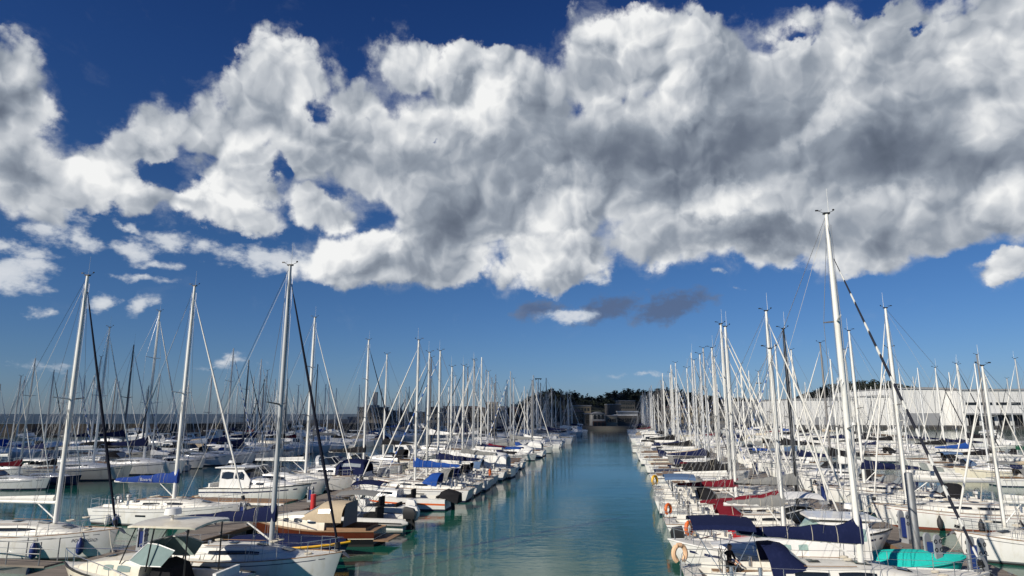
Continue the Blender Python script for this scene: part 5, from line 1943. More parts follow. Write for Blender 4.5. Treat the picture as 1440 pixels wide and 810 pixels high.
def put_boat(row, name, P, h, u, vc, head, label, cat, turn=0.0, group=None, scale=1.0):
    loc, rz = frame(u, vc, head, turn)
    root = place(name, P, loc, rz, scale, label, cat, group)
    take(row, u, h.B * scale)
    return root, h


def yacht_at(row, u, vm, head, top, L, label, xm, turn=0.0, B=None, group='near sailing yachts', lines=True, **kw):
    """sailing yacht placed by its mast (u, vm)"""
    B = B or L * .325
    P, h = make_yacht(L=L, B=B, H=top, xm=xm, seed=int(u * 10), **kw)
    if lines:
        for sd in (1, -1):
            b0 = (h.x(.97, h.sheer(.97)), sd * h.half(.97), h.sheer(.97))
            b1 = (h.L / 2 + .9, sd * 1.3, .55)
            mid = tuple((b0[i] + b1[i]) / 2 - (.12 if i == 2 else 0) for i in range(3))
            P.append(Part('mooring_line', MB().tube([b0, mid, b1], .014, 5), M['rope']))
    vc = vm - xm * L * (1 if head == 'R' else -1)
    return put_boat(row, 'sailing_yacht', P, h, u, vc, head, label, 'sailing yacht', turn, group), u, vc, head, turn


def local_to_world(u, vc, head, turn, p):
    loc, rz = frame(u, vc, head, turn)
    return Vector((loc.x + p[0] * cos(rz) - p[1] * sin(rz), loc.y + p[0] * sin(rz) + p[1] * cos(rz), p[2]))


FEND = {}


def fender(rec, t, side, m, label, s=1.0, drop=.45):
    (root, h), u, vc, head, turn = rec
    if m not in FEND:
        fb = MB()
        pr = [(0, .05), (.05, .10), (.12, .15), (.30, .165), (.50, .155), (.62, .11), (.70, .06), (.78, .05), (.80, .02)]
        fb.loft([[(r_ * cos(2 * pi * k / 12), r_ * sin(2 * pi * k / 12), z) for k in range(12)] for z, r_ in pr])
        p = Part('body', fb, M[m])
        FEND[m] = [p, Part('rope', MB().tube([(0, 0, .78), (0, .03, 1.5)], .012, 5), M['rope'])]
    z = h.sheer(t) - drop - .55
    y = h.y(t, z + .3) + .17 * s
    p = local_to_world(u, vc, head, turn, (h.x(t, z + .3), side * y, z))
    return place('fender', FEND[m], p, (RZ_R if head == 'R' else RZ_L) + (0 if side < 0 else pi), s, label, 'fender', 'fenders hanging on the boats')


RING = {}


def lifebuoy(rec, p, m, label, kind='horseshoe', rz_add=0.0, s=1.0):
    (root, h), u, vc, head, turn = rec
    key = (m, kind)
    if key not in RING:
        if kind == 'ring':
            RING[key] = [Part('ring', MB().ring((0, 0, 0), .28, .075, 'x', 20, 8), M[m])]
        else:
            RING[key] = [Part('float', MB().ring((0, 0, 0), .24, .085, 'x', 18, 8, a0=R(-60), a1=R(240), sy=1.15), M[m]), Part('strap', MB().ring((0, 0, .0), .245, .02, 'x', 8, 5, a0=R(60), a1=R(120)), M['black'])]
    q = local_to_world(u, vc, head, turn, p)
    return place('lifebuoy', RING[key], q, (RZ_R if head == 'R' else RZ_L) + rz_add, s, label, 'lifebuoy', 'lifebuoys on the boats')


def lettering(rec, text, size, t0, z0, side, m, name='name_lettering', on='hull', parent=None):
    """letters laid on the hull skin"""
    (root, h), u, vc, head, turn = rec
    cu = bpy.data.curves.new(name, 'FONT')
    cu.body = text
    cu.size = size
    cu.shear = .25
    tmp = bpy.data.objects.new('tmp', cu)
    me = bpy.data.meshes.new_from_object(tmp)
    bpy.data.objects.remove(tmp)
    L = h.L
    sgn = -side
    for v in me.vertices:
        x, z = v.co.x, v.co.y
        t = t0 + sgn * x / L
        zz = z0 + z
        v.co = (h.x(t, zz), side * (h.y(t, zz) + .012), zz)
    me.materials.clear()
    me.materials.append(M[m])
    hull = [o for o in root.children if o.name.split('.')[0] == 'hull'][0]
    return link(name, me, hull)


# ---- left, bows to the near pontoon (row LB)
L1 = yacht_at('LB', 30.0, -28.4, 'R', 14.4, 10.4, 'white sailing yacht with dark lettering near its bow and two navy fenders', .15, cover=None, furl='furl_dark', hoodm=None, wheels=1, spreaders=1,
              boom_z=.95, boomL=4.6, stripe='stripe_grey', bottom='antifoul_black', spar='mast_white', zb=1.38, zm=1.05, windows=1)
lettering(L1, 'POLOGGIO', .20, .835, .86, -1, 'stripe_navy')
fender(L1, .69, -1, 'fender_navy', 'navy fender hanging amidships on the lettered white yacht', 1.05)
fender(L1, .885, -1, 'fender_navy', 'navy fender hanging near the bow of the lettered white yacht', 1.0)
L2 = yacht_at('LB', 39.9, -29.1, 'R', 15.8, 10.4, 'cream white sailing yacht with a blue lettered sail cover and white furled headsail', .0, cover='blue', furl='sail', hoodm=None, wheels=2, spreaders=1,
              boom_z=1.05, boomL=4.5, bottom='antifoul_black', stripe='stripe_grey', spar='mast_white', windows=2, furlr=.06)
for o in L2[0][0].children:
    if o.name.split('.')[0] == 'sail_cover':
        o.material_slots[0].link = 'OBJECT'
        o.material_slots[0].material = canvas('mid_blue_canvas', (.02, .05, .22))
        cu = bpy.data.curves.new('cover_lettering', 'FONT')
        cu.body = 'Bavaria'
        cu.size = .30
        cu.extrude = .002
        tmp = bpy.data.objects.new('tmp', cu)
        me = bpy.data.meshes.new_from_object(tmp)
        bpy.data.objects.remove(tmp)
        for v in me.vertices:
            x, z = v.co.x, v.co.y
            v.co = (-2.5 + x, -.205 + .006 * x, 2.62 + z)
        me.materials.clear()
        me.materials.append(M['white'])
        link('cover_lettering', me, o)
for t, m, lab in ((.17, 'fender_white', 'white fender near the stern of the blue covered yacht'), (.235, 'fender_navy', 'navy fender beside the white one on the blue covered yacht'),
                  (.60, 'fender_black', 'dark grey fender amidships on the blue covered yacht')):
    fender(L2, t, -1, m, lab, .95)
P, h = make_cruiser(L=9.2, B=3.0, fb=1.05, style='pilothouse', seed=1, motors=0, cabin_t=(.34, .85), roofh=.85)
put_boat('LB', 'motor_cruiser', P, h, 51.2, -29.6, 'R', 'white cabin cruiser with dark side windows moored at the finger pier', 'motor cruiser', group='near motor boats')
P, h = make_cruiser(L=9.6, B=3.1, fb=1.15, style='cruiser', arch=True, seed=2, cabin_t=(.34, .86))
put_boat('LB', 'motor_cruiser', P, h, 54.7, -29.8, 'R', 'white sports cruiser with a radar arch behind the cabin cruiser at the finger pier', 'motor cruiser', group='near motor boats')
Y4 = yacht_at('LB', 58.4, -29.2, 'R', 16.3, 11.0, 'white yacht with a bare white boom and slim white furled headsail on the left', .06, cover=None, furl='sail', hoodm='charcoal', boomL=5.2, furlr=.05, spreaders=2)
P, h = make_cruiser(L=9.0, B=3.0, fb=1.1, style='cruiser', canopy='navy', arch=False, seed=3)
put_boat('LB', 'motor_cruiser', P, h, 62.6, -28.6, 'L', 'white cruiser with a big navy cockpit canopy on the left', 'motor cruiser', group='near motor boats')
P, h = make_cruiser(L=9.0, B=3.0, fb=1.15, style='cruiser', arch=True, seed=4, stripe='stripe_grey')
put_boat('LB', 'motor_cruiser', P, h, 66.3, -28.6, 'R', 'white sports cruiser with raked windscreen, just left of the dark furled headsail', 'motor cruiser', group='near motor boats')
Y5 = yacht_at('LB', 72.0, -29.0, 'R', 15.6, 10.6, 'white yacht with a dark furled headsail standing behind the sports cruiser', .08, cover='charcoal', furl='furl_dark', hoodm='navy', spreaders=2)

# ---- left, along the channel (row LA)
P, h = make_cruiser(L=7.4, B=2.7, fb=1.0, style='cruiser', arch=False, hardtop=True, glass='glass_light', seed=5, cabin_t=(.46, .90), motors=0, hullm='gel_cream', cabm='gel_cream')
CUD = put_boat('LA', 'motor_cruiser', P, h, 23.5, -17.9, 'L', 'cream cuddy motorboat with a flat hardtop and radar, lowest on the left', 'motor cruiser', group='near motor boats')
L3 = yacht_at('LA', 26.95, -14.85, 'R', 13.76, 8.8, 'white sailing yacht pointing at the channel with navy sail cover and dark furled headsail', .135, cover='navy', furl='furl_dark', hoodm=None, tiller=True, wheels=0,
              boom_z=.95, boomL=4.7, boom_up=-.12, zb=1.3, bottom='antifoul_navy', windows=1, lines=False, spar='mast_grey', boomcol='mast_white', furlr=.062)
P, h = make_covered_dinghy(6.4, 2.0, 'navy', 'gel_navy', 'yellow')
put_boat('LA', 'covered_dinghy', P, h, 32.0, -16.6, 'R', 'navy covered dinghy with a yellow rubbing strake beside the varnished launch', 'dinghy', group='near motor boats')
P, h = make_launch()
WL = put_boat('LA', 'wooden_launch', P, h, 35.6, -17.1, 'L', 'varnished wooden launch with a cream cabin and beige canvas dodger', 'launch', group='near motor boats')
WLr = (WL, 35.6, -17.1, 'L', 0)
fender(WLr, .72, 1, 'fender_black', 'black fender near the bow of the varnished launch', .8, .25)
fender(WLr, .52, 1, 'fender_black', 'black fender amidships on the varnished launch', .8, .25)
P, h = make_rib()
put_boat('LA', 'inflatable_boat', P, h, 40.5, -16.5, 'L', 'pale inflatable boat with grey bimini and twin outboards', 'inflatable boat', group='near motor boats')
P, h = make_runabout(L=5.6, B=2.1, top='navy', motorcol='gel', seatm='charcoal', fb=.8)
put_boat('LA', 'speedboat', P, h, 44.2, -17.4, 'L', 'white open speedboat with a navy bimini and white outboard', 'speedboat', group='near motor boats')
P, h = make_runabout(L=7.6, B=2.5, stripe='stripe_orange', motor_cover='charcoal', cuddy=True, console=True, fb=.85, seatm='charcoal')
put_boat('LA', 'speedboat', P, h, 48.8, -16.6, 'L', 'white speedboat with an orange side stripe and black covered stern', 'speedboat', group='near motor boats')
Y6 = yacht_at('LA', 53.6, -17.0, 'L', 13.3, 9.8, 'white yacht with a bright blue sail cover beside the orange striped speedboat', .0, cover='blue', furl='sail', hoodm='blue', stripe='stripe_navy')
Y7 = yacht_at('LA', 57.6, -17.2, 'L', 12.6, 10.0, 'white yacht with a dark red waterline stripe beside the bright blue sail cover', .0, cover=None, furl='sail', hoodm='grey', stripe='stripe_red')
Y8 = yacht_at('LA', 61.3, -17.2, 'L', 13.1, 10.4, 'white yacht with a navy sail cover and striped furled headsail on the left', .0, cover='navy', furl='furl_bluestripe', hoodm='navy')
lifebuoy(Y8, (-4.9, -.9, 1.5), 'orange', 'orange horseshoe lifebuoy on the rail of a left hand yacht', s=1.0)
Y9 = yacht_at('LA', 65.2, -17.0, 'L', 11.8, 9.6, 'white yacht with white sail cover and black sprayhood on the left', .0, cover='white', furl='sail', hoodm='charcoal')
Y10 = yacht_at('LA', 70.4, -17.0, 'L', 12.3, 9.8, 'white yacht with navy furled headsail and grey sail cover on the left', .0, cover='grey', furl='furl_dark', hoodm='steelblue')

# ---- right, sterns to the channel (row RA)
R1 = yacht_at('RA', 27.2, 8.75, 'R', 15.12, 10.8, 'large white yacht with black and white striped furled headsail, nearest on the right', .10, cover='navy', furl='furl_striped', hoodm='navy', bimini='navy', wheels=1,
              boom_z=.72, boom_up=.22, boomL=4.4, mr=.115, furlr=.055, spreaders=2, spar='mast_white', frac=.86, bottom='antifoul_navy')
lifebuoy(R1, (-5.45, .55, 1.55), 'peach', 'peach horseshoe lifebuoy on the stern rail of the nearest right yacht', s=1.15, rz_add=R(-62))
P, h = make_cruiser(L=8.4, B=2.9, fb=1.15, style='pilothouse', glass='curtain', seed=6, cabin_t=(.20, .78), roofh=.75)
R0 = put_boat('RA', 'motor_cruiser', P, h, 30.9, 6.2, 'L', 'white motor cruiser with pale green curtained windows, bow over the channel', 'motor cruiser', group='near motor boats')
R1b = yacht_at('RA', 33.8, 7.6, 'R', 10.2, 7.4, 'small white yacht with a red sprayhood and orange lifebuoy beside the green windowed cruiser', .10, B=2.4, cover='grey', furl='sail', hoodm='red', tiller=True, wheels=0, boomL=2.7)
lifebuoy(R1b, (-3.6, .45, 1.45), 'orange', 'orange horseshoe lifebuoy on the small yacht with the red sprayhood', s=1.1, rz_add=R(-40))
P, h = make_runabout(L=4.4, B=1.9, motor_cover=None, cuddy=True, console=False, seatm='beige', motors=1)
put_boat('RA', 'speedboat', P, h, 36.3, 5.4, 'R', 'small white cuddy speedboat with a black outboard on the right', 'speedboat', group='near motor boats')
P, h = make_cruiser(L=6.0, B=2.5, fb=1.0, style='cruiser', top='white', arch=False, seed=7)
WC = put_boat('RA', 'motor_cruiser', P, h, 36.6, 10.4, 'R', 'white cruiser under an arched white sun canopy on the right', 'motor cruiser', group='near motor boats')
R2 = yacht_at('RA', 39.6, 8.85, 'R', 13.0, 10.4, 'white yacht with burgundy sail cover and burgundy sprayhood, nearer of the two red covers', .12, B=3.2, cover='burgundy', furl='sail', hoodm='burgundy', boomL=4.5, boom_z=.62, boom_up=-.2, cover_h=.75, bottom='antifoul_black', scoop=.7)
lifebuoy(R2, (-4.9, .8, 1.5), 'orange', 'orange horseshoe lifebuoy on the yacht with the burgundy sprayhood', s=1.0, rz_add=R(-40))
R3 = yacht_at('RA', 42.7, 10.5, 'R', 12.3, 9.0, 'white yacht with a black mast and grey sprayhood on the right', .28, cover='grey', furl='sail', hoodm='grey', spar='mast_black', B=2.6)
R6 = yacht_at('RA', 45.7, 7.45, 'R', 12.9, 9.4, 'white yacht with burgundy sail cover and pale blue canvas, farther red cover', .02, B=3.0, cover='burgundy', furl='sail', hoodm='charcoal', bimini='steelblue', boomL=3.8, mr=.12, boom_z=.8, cover_h=.75)
R7 = yacht_at('RA', 49.4, 7.75, 'R', 13.6, 10.0, 'tall white yacht with a bare boom standing beside the farther burgundy cover', .04, cover=None, furl='sail', hoodm='grey', spreaders=2, mr=.12)
R4 = yacht_at('RA', 53.0, 8.6, 'R', 12.0, 10.0, 'white yacht with black sail cover and grey sprayhood on the right', .10, cover='charcoal', furl='sail', hoodm='grey')
R5 = yacht_at('RA', 56.5, 8.0, 'R', 12.5, 9.6, 'white yacht with black sail cover and white sprayhood on the right', .06, cover='charcoal', furl='sail', hoodm='white')
lifebuoy(R5, (-4.6, .8, 1.5), 'yellow', 'yellow horseshoe lifebuoy on a stern rail far up the right', s=1.3, rz_add=R(-40))

# ---- right, second row (row RB)
P_, h_ = None, None
RBn = yacht_at('RB', 36.3, 18.4, 'L', 9.4, 8.2, 'white yacht under a heap of white tarpaulin, brown bottomed, by the right pontoon', .22, cover=None, furl='sail', hoodm='white', bottom='antifoul_black', stripe='stripe_grey', boomL=3.4)
RBb = yacht_at('RB', 46.2, 18.0, 'L', 14.0, 10.8, 'long white yacht with red brown waterline and bare grey boom behind the right pontoon', .30, cover=None, furl='sail', hoodm=None, bottom='antifoul_red', stripe='antifoul_red', boomL=5.2, boomcol='mast_grey', furlr=.05, wheels=2)
for t, m, lab in ((.70, 'fender_black', 'dark fender near the bow of the long white yacht by the right pontoon'), (.50, 'fender_black', 'dark fender amidships on the long white yacht by the right pontoon'),
                  (.30, 'fender_black', 'dark fender near the stern of the long white yacht by the right pontoon')):
    fender(RBb, t, 1, m, lab, 1.0)
RBr = yacht_at('RB', 57.0, 19.2, 'L', 13.8, 10.4, 'white yacht with a round white radar halfway up its mast', .12, cover='navy', furl='sail', hoodm='navy', radar=True)
RBd = yacht_at('RB', 51.5, 20.0, 'L', 11.8, 9.6, 'white yacht with a black sprayhood and bare boom behind the long white yacht', .12, cover=None, furl='sail', hoodm='charcoal', bottom='antifoul_navy')

# the white tarpaulin heap on the near right yacht
b = MB()
r_ = random.Random(4)
rows = []
for i in range(12):
    s = i / 11
    x = 20.2 + 4.6 * s
    row = []
    for k in range(9):
        q = k / 8 * 2 - 1
        z = 1.2 + (1.25 - .25 * s) * (1 - abs(q) ** 1.6) * (.55 + .45 * sin(pi * min(1, s * 1.2 + .1))) + r_.uniform(-.09, .09)
        p = uv(36.3 + q * 1.45, x, z)
        row.append(tuple(p))
    rows.append(row)
b.sheet(rows, .02)
o = put('tarpaulin', b, M['white'], sharp=70)
tag(o, 'crumpled white tarpaulin heaped over the brown bottomed yacht at the right edge', 'tarpaulin')

# turquoise covered canoe on the right pontoon
P, h = make_covered_dinghy(4.4, 1.7, 'turquoise', 'turquoise', 'turquoise')
loc, rz = frame(30.9, 12.0, 'R', 8)
place('covered_canoe', P, Vector((loc.x, loc.y, .38)), rz, 1.0, 'turquoise covered canoe lying between the right pontoon and the green windowed cruiser', 'canoe')

# crew member sitting in the nearest right yacht
def person():
    joints = {'pelvis': (0, 0, .12, .15), 'belly': (.02, 0, .32, .14), 'chest': (.06, 0, .52, .155), 'neck': (.10, 0, .68, .062), 'head0': (.13, 0, .76, .075), 'head1': (.15, 0, .86, .095), 'head2': (.15, 0, .95, .07),
              'shl': (.07, .17, .60, .075), 'ell': (.14, .26, .36, .05), 'wrl': (.34, .16, .28, .036), 'shr': (.07, -.17, .60, .075), 'elr': (.16, -.25, .36, .05), 'wrr': (.36, -.12, .30, .036),
              'hpl': (.06, .10, .10, .105), 'knl': (.46, .14, .14, .072), 'anl': (.50, .14, -.28, .046), 'tol': (.64, .15, -.33, .04), 'hpr': (.06, -.10, .10, .105), 'knr': (.46, -.14, .14, .072), 'anr': (.48, -.14, -.28, .046), 'tor': (.62, -.15, -.33, .04)}
    E = [('pelvis', 'belly'), ('belly', 'chest'), ('chest', 'neck'), ('neck', 'head0'), ('head0', 'head1'), ('head1', 'head2'), ('chest', 'shl'), ('shl', 'ell'), ('ell', 'wrl'), ('chest', 'shr'), ('shr', 'elr'), ('elr', 'wrr'),
         ('pelvis', 'hpl'), ('hpl', 'knl'), ('knl', 'anl'), ('anl', 'tol'), ('pelvis', 'hpr'), ('hpr', 'knr'), ('knr', 'anr'), ('anr', 'tor')]
    for sd, w in ((1, 'wrl'), (-1, 'wrr')):
        wx, wy, wz, _ = joints[w]
        joints['palm' + w] = (wx + .07, wy - .01 * sd, wz - .015, .034)
        E.append((w, 'palm' + w))
        for k in range(4):
            y = wy + (.027 - .018 * k)
            l = (.036, .042, .04, .031)[k]
            joints[f'f{w}{k}a'] = (wx + .115, y, wz - .02, .0095)
            joints[f'f{w}{k}b'] = (wx + .115 + l, y, wz - .04, .0085)
            joints[f'f{w}{k}c'] = (wx + .115 + l * 1.3, y, wz - .075, .0075)
            E += [('palm' + w, f'f{w}{k}a'), (f'f{w}{k}a', f'f{w}{k}b'), (f'f{w}{k}b', f'f{w}{k}c')]
        joints[f't{w}a'] = (wx + .05, wy - .045 * sd, wz - .01, .011)
        joints[f't{w}b'] = (wx + .10, wy - .06 * sd, wz - .03, .009)
        E += [(w, f't{w}a'), (f't{w}a', f't{w}b')]
    names = list(joints)
    me = bpy.data.meshes.new('person')
    me.from_pydata([joints[k][:3] for k in names], [(names.index(a), names.index(b_)) for a, b_ in E], [])
    ob = bpy.data.objects.new('person', me)
    COL.objects.link(ob)
    md = ob.modifiers.new('skin', 'SKIN')
    for i, k in enumerate(names):
        sv = me.skin_vertices[0].data[i]
        sv.radius = (joints[k][3], joints[k][3])
        sv.use_root = (k == 'pelvis')
    sub = ob.modifiers.new('sub', 'SUBSURF')
    sub.levels = sub.render_levels = 1
    dg = bpy.context.evaluated_depsgraph_get()
    res = bpy.data.meshes.new_from_object(ob.evaluated_get(dg))
    bpy.data.objects.remove(ob)
    res.name = 'person'
    res.materials.clear()
    for m in ('cloth_black', 'skin', 'hair'):
        res.materials.append(M[m])
    for p in res.polygons:
        p.use_smooth = True
        c = p.center
        if c.z > .70:
            p.material_index = 2 if (c.z > .89 or c.x < .12) else 1
        elif abs(c.y) < .3 and c.x > .25 and c.z > .2:
            p.material_index = 1
        else:
            p.material_index = 0
    root = link('person', res, None)
    f = MB()
    f.ball((.255, 0, .845), (.022, .016, .025), 6, 4)
    put('nose', f, M['skin'], root)
    for sd in (1, -1):
        put('eye', MB().ball((.238, sd * .035, .87), (.012, .014, .010), 6, 4), M['black'], root)
        put('ear', MB().ball((.15, sd * .098, .855), (.03, .014, .035), 6, 4), M['skin'], root)
    put('mouth', MB().ball((.236, 0, .79), (.012, .03, .007), 6, 4), M['redp'], root)
    return root


pr = person()
g = ground(1030, 797, 1.05)
pr.location = local_to_world(R1[1], R1[2], 'R', 0, (-3.6, .75, 1.02))
pr.rotation_euler = (0, 0, RZ_R - .9)
tag(pr, 'person in dark clothes sitting in the cockpit of the nearest right yacht', 'person')
put_c = put('seat_cushion', MB().box((0, 0, .0), (.7, .5, .16)), M['red'], None, smooth=False)
put_c.location = local_to_world(R1[1], R1[2], 'R', 0, (-1.55, .35, 1.12))
put_c.rotation_euler = (R(70), 0, RZ_R)
tag(put_c, 'bright red cushion under the navy sprayhood of the nearest right yacht', 'cushion')

# ------------------------------------------------------------------ the fleet
FL = {1: [], 2: []}
VAR1 = [dict(L=10, B=3.3, H=14.6, xm=.08, cover='navy', hoodm='navy', spreaders=2, bimini=None), dict(L=9, B=3.0, H=12.6, xm=.06, cover='navy', hoodm='navy', spreaders=1),
        dict(L=11, B=3.5, H=16.0, xm=.09, cover='navy', hoodm='navy', spreaders=2, bimini='navy'), dict(L=10, B=3.2, H=14.0, xm=.10, cover=None, hoodm='navy', spreaders=1),
        dict(L=8.5, B=2.8, H=11.6, xm=.08, cover='navy', hoodm=None, spreaders=1)]
YV1 = [make_yacht(lod=1, seed=i, **k) for i, k in enumerate(VAR1)]
VAR2 = [dict(L=10, B=3.3, H=14.4, xm=.08, cover='navy', hoodm=None), dict(L=9, B=3.0, H=12.6, xm=.06, cover='navy', hoodm=None), dict(L=10.5, B=3.4, H=15.4, xm=.1, cover=None, hoodm=None)]
YV2 = [make_yacht(lod=2, seed=i, **k) for i, k in enumerate(VAR2)]
CV1 = [('white cabin cruiser', make_cruiser(lod=1, L=8.5, style='pilothouse', seed=1)), ('white sports cruiser', make_cruiser(lod=1, L=9.0, style='cruiser', seed=2)),
       ('white flybridge cruiser', make_cruiser(lod=1, L=10.5, B=3.4, fb=1.25, style='flybridge', flybridge=True, seed=3)), ('white cruiser with a cockpit canopy', make_cruiser(lod=1, L=8.5, style='cruiser', canopy='navy', arch=False, seed=4)),
       ('white motorboat under a boat cover', make_cruiser(lod=1, L=7.0, B=2.5, fb=.85, style='open', bigcover='grey', seed=5)), ('small white motorboat with an outboard', make_cruiser(lod=1, L=6.2, B=2.3, fb=.8, style='cruiser', arch=False, motors=1, seed=6))]
CV2 = [('white flybridge cruiser', make_cruiser(lod=2, L=9.0, style='flybridge', flybridge=True, seed=1, rails=False)), ('white cabin cruiser', make_cruiser(lod=2, L=8.0, style='pilothouse', seed=2, rails=False)),
       ('white motorboat under a boat cover', make_cruiser(lod=2, L=7.0, style='open', bigcover='grey', seed=3, rails=False))]
COVERS = [('navy', 'navy', 26), ('charcoal', 'black', 32), ('blue', 'bright blue', 4), ('grey', 'grey', 12), ('white', 'white', 12), ('burgundy', 'burgundy', 3), ('beige', 'beige', 4), ('green', 'dark green', 1), ('steelblue', 'faded blue', 3)]
SPARS = {'L': ['mast_white'] * 4 + ['mast_grey'] * 4 + ['mast_dark'] * 3 + ['alu'] * 2, 'R': ['mast_white'] * 7 + ['alu'] * 3 + ['mast_grey'] * 1 + ['mast_dark']}
BIGC = [('grey', 'grey', 3), ('navy', 'navy', 3), ('white', 'white', 3), ('beige', 'beige', 2), ('blue', 'blue', 1)]


def pick(r, L):
    t = sum(x[2] for x in L)
    k = r.uniform(0, t)
    for x in L:
        k -= x[2]
        if k <= 0:
            return x
    return L[-1]


# row: centre v, bow heading, u range, share of yachts, first words of its place
ROWS = {
    'LA': (-17.0, 'L', 73, 268, .74, 'by the left channel edge'),
    'LB': (-29.4, 'R', 76, 262, .70, 'behind the near left pontoon'),
    'LC': (-57.6, 'R', 47, 240, .60, 'first row across the left water'),
    'LD': (-70.2, 'R', 66, 238, .78, 'second row across the left water'),
    'LE': (-97.0, 'R', 84, 205, .66, 'third row across the left water'),
    'LF': (-110.5, 'R', 96, 200, .8, 'row under the left breakwater'),
    'RA': (8.0, 'R', 60, 266, .90, 'by the right channel edge'),
    'RB': (20.8, 'L', 61, 264, .86, 'behind the near right pontoon'),
    'RC': (41.2, 'R', 64, 262, .80, 'first row across the right water'),
    'RD': (54.2, 'L', 88, 260, .80, 'second row across the right water'),
    'RE': (77.6, 'R', 128, 258, .80, 'third row across the right water'),
    'RF': (90.4, 'L', 150, 256, .85, 'row below the white shed'),
}
# masts read off the photograph: row, u, top height
KNOWN = [('LA', 82.1, 13.8), ('LA', 89.6, 12.9), ('LA', 99.8, 12.4), ('LA', 118.7, 13.1), ('LA', 136.9, 14.0), ('LA', 156.6, 15.6), ('LB', 81.7, 14.8), ('LB', 103.2, 16.2), ('LB', 120.6, 15.8), ('LB', 140.1, 16.6), ('LB', 152.9, 16.4), ('LB', 170.3, 16.0),
         ('LC', 64.0, 16.7), ('LC', 70.8, 19.6), ('LC', 55.0, 12.4), ('LC', 87.3, 16.6), ('LC', 91.4, 15.2), ('LC', 96.8, 15.8), ('LC', 118.8, 16.6), ('LD', 83.0, 16.9), ('LD', 70.3, 12.4),
         ('RA', 63.5, 12.3), ('RA', 78.0, 13.2), ('RA', 88.0, 13.0), ('RA', 95.0, 14.2), ('RA', 104.0, 14.6), ('RA', 112.0, 14.4), ('RA', 132.0, 15.0), ('RB', 77.4, 14.2), ('RB', 84.7, 15.6),
         ('RC', 89.0, 13.2), ('RC', 80.3, 12.6), ('RC', 73.4, 12.5), ('RC', 94.9, 13.1), ('RC', 106.5, 13.8), ('RD', 112.0, 14.6), ('RD', 96.7, 14.3), ('RD', 125.0, 15.1)]

HALF = R(39.3)


def in_view(p):
    a = atan2(p.x, p.y)
    return abs(a) < HALF and not (p.x < -58 and p.y > 228) and p.y < 286


spots = []
for row, (vc, head, u0, u1, share, where) in ROWS.items():
    r = random.Random('row' + row)
    known = sorted([(u, t) for (q, u, t) in KNOWN if q == row])
    occ = list(OCC.get(row, []))
    cand = [(u, t) for u, t in known]
    for u, t in known:
        occ.append((u - 1.9, u + 1.9))
    u = u0
    gap = 4.0 if row in ('RA', 'RB', 'LA') else 4.4
    while u < u1:
        w = 1.75
        if all(u + w < a or u - w > b_ for a, b_ in occ):
            if r.random() < .955:
                cand.append((u, None))
                occ.append((u - w, u + w))
            u += gap + r.uniform(-.1, .5) + max(0, (u - 150)) * .006
        else:
            u += .5
    for u, t in sorted(cand):
        vv = vc + r.uniform(-.5, .5)
        p = uv(u, vv)
        if not in_view(p):
            continue
        spots.append((row, u, vv, head, t, where, share, r.random(), r.random()))

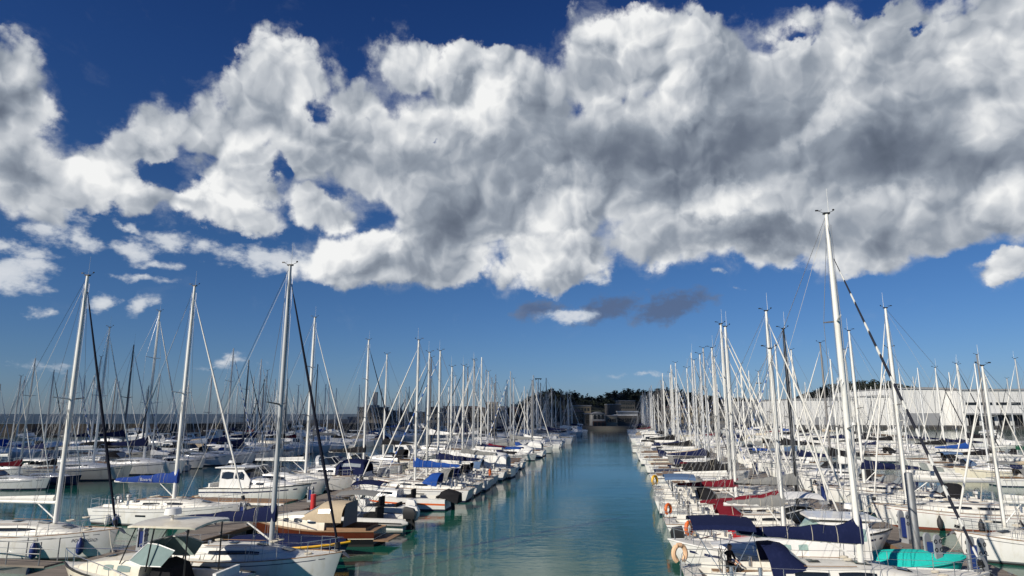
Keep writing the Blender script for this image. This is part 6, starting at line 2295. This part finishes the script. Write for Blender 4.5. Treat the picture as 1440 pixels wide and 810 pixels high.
ny = nc = 0
count = {}
ORD = ['first', 'second', 'third', 'fourth', 'fifth', 'sixth', 'seventh', 'eighth', 'ninth', 'tenth', 'eleventh', 'twelfth', 'thirteenth', 'fourteenth', 'fifteenth', 'sixteenth', 'seventeenth', 'eighteenth', 'nineteenth', 'twentieth']
for (row, u, v, head, top, where, share, q1, q2) in sorted(spots, key=lambda s: (s[0], s[1])):
    r = random.Random(f'{row}{u:.2f}')
    p = uv(u, v)
    dist = p.length
    lod = 1 if dist < 128 else 2
    side = row[0]
    turn = R(r.uniform(-2.5, 2.5))
    flip = r.random() < (.10 if row != 'RA' else .04)
    rz = (RZ_R if (head == 'R') != flip else RZ_L) + turn
    if top is not None or q1 < share:
        if ny > 268:
            continue
        ny += 1
        V = (YV1 if lod == 1 else YV2)
        i = r.randrange(len(V))
        parts, h = V[i]
        H0 = (VAR1 if lod == 1 else VAR2)[i]['H']
        s = top / H0 if top else min(1.12, max(.72, r.uniform(*((11.0, 14.2) if row in ('RC', 'RD', 'RE', 'RF') else (10.8, 15.4))) / H0))
        cov = pick(r, COVERS)
        has = (VAR1 if lod == 1 else VAR2)[i].get('cover')
        hull = pick(r, [('gel', 'white', 80), ('gel_cream', 'cream', 8), ('gel_navy', 'navy', 5), ('gel_grey', 'pale grey', 5), ('gel_black', 'black', 2)] if side == 'L' else [('gel', 'white', 90), ('gel_cream', 'cream', 5), ('gel_navy', 'navy', 4)])
        hood_ = pick(r, COVERS)
        sw = {'hull': M[hull[0]], 'sail_cover': M[cov[0]], 'sprayhood': M[hood_[0]], 'bimini': M[hood_[0]], 'mast': M[r.choice(SPARS[side])], 'furled_sail': M[r.choice(['sail'] * 6 + ['furl_dark', 'furl_dark', 'furl_bluestripe'])]}
        sw['boom'] = sw['spreader'] = sw['mast']
        word = f'{hull[1]} yacht with {cov[1]} sail cover' if has else f'{hull[1]} yacht with a bare boom'
        name, cat = 'sailing_yacht', 'sailing yacht'
        # stand the mast on the wanted spot
        xm = (VAR1 if lod == 1 else VAR2)[i]['xm'] * h.L * s
    else:
        V = CV1 if lod == 1 else CV2
        i = r.randrange(len(V))
        word, (parts, h) = V[i]
        s = r.uniform(.9, 1.12)
        bc = pick(r, BIGC)
        hull = pick(r, [('gel', 'white', 84), ('gel_cream', 'cream', 8), ('gel_navy', 'navy', 8)])
        sw = {'hull': M[hull[0]], 'boat_cover': M[bc[0]], 'canopy': M[bc[0]]}
        word = word.replace('white', hull[1], 1)
        if 'boat cover' in word:
            word = word.replace('a boat cover', f'a {bc[1]} cover')
        elif 'canopy' in word:
            word = word.replace('a cockpit canopy', f'{bc[1]} canopy')
        name, cat = 'motor_cruiser', 'motor cruiser'
        xm = 0
        nc += 1
    spots_key = (row, word)
    count[spots_key] = count.get(spots_key, 0) + 1
    k = count[spots_key]
    if lod == 1:
        label = f'{ORD[k - 1] if k <= 20 else "far"} {word}, {where}'
        group = f'boats {where}'
    else:
        label = f'distant {word}, {where}'
        group = f'distant boats {where}'
    skip = [n for n, q in (('wind_vane', .35), ('antenna', .55), ('sprayhood', .25), ('radar_arch', .3), ('bow_rail', .2)) if r.random() < q]
    place(name, parts, Vector((p.x, p.y, r.uniform(-.05, .03))), rz, s, label, cat, group, sw, skip)
print('fleet', ny, nc)
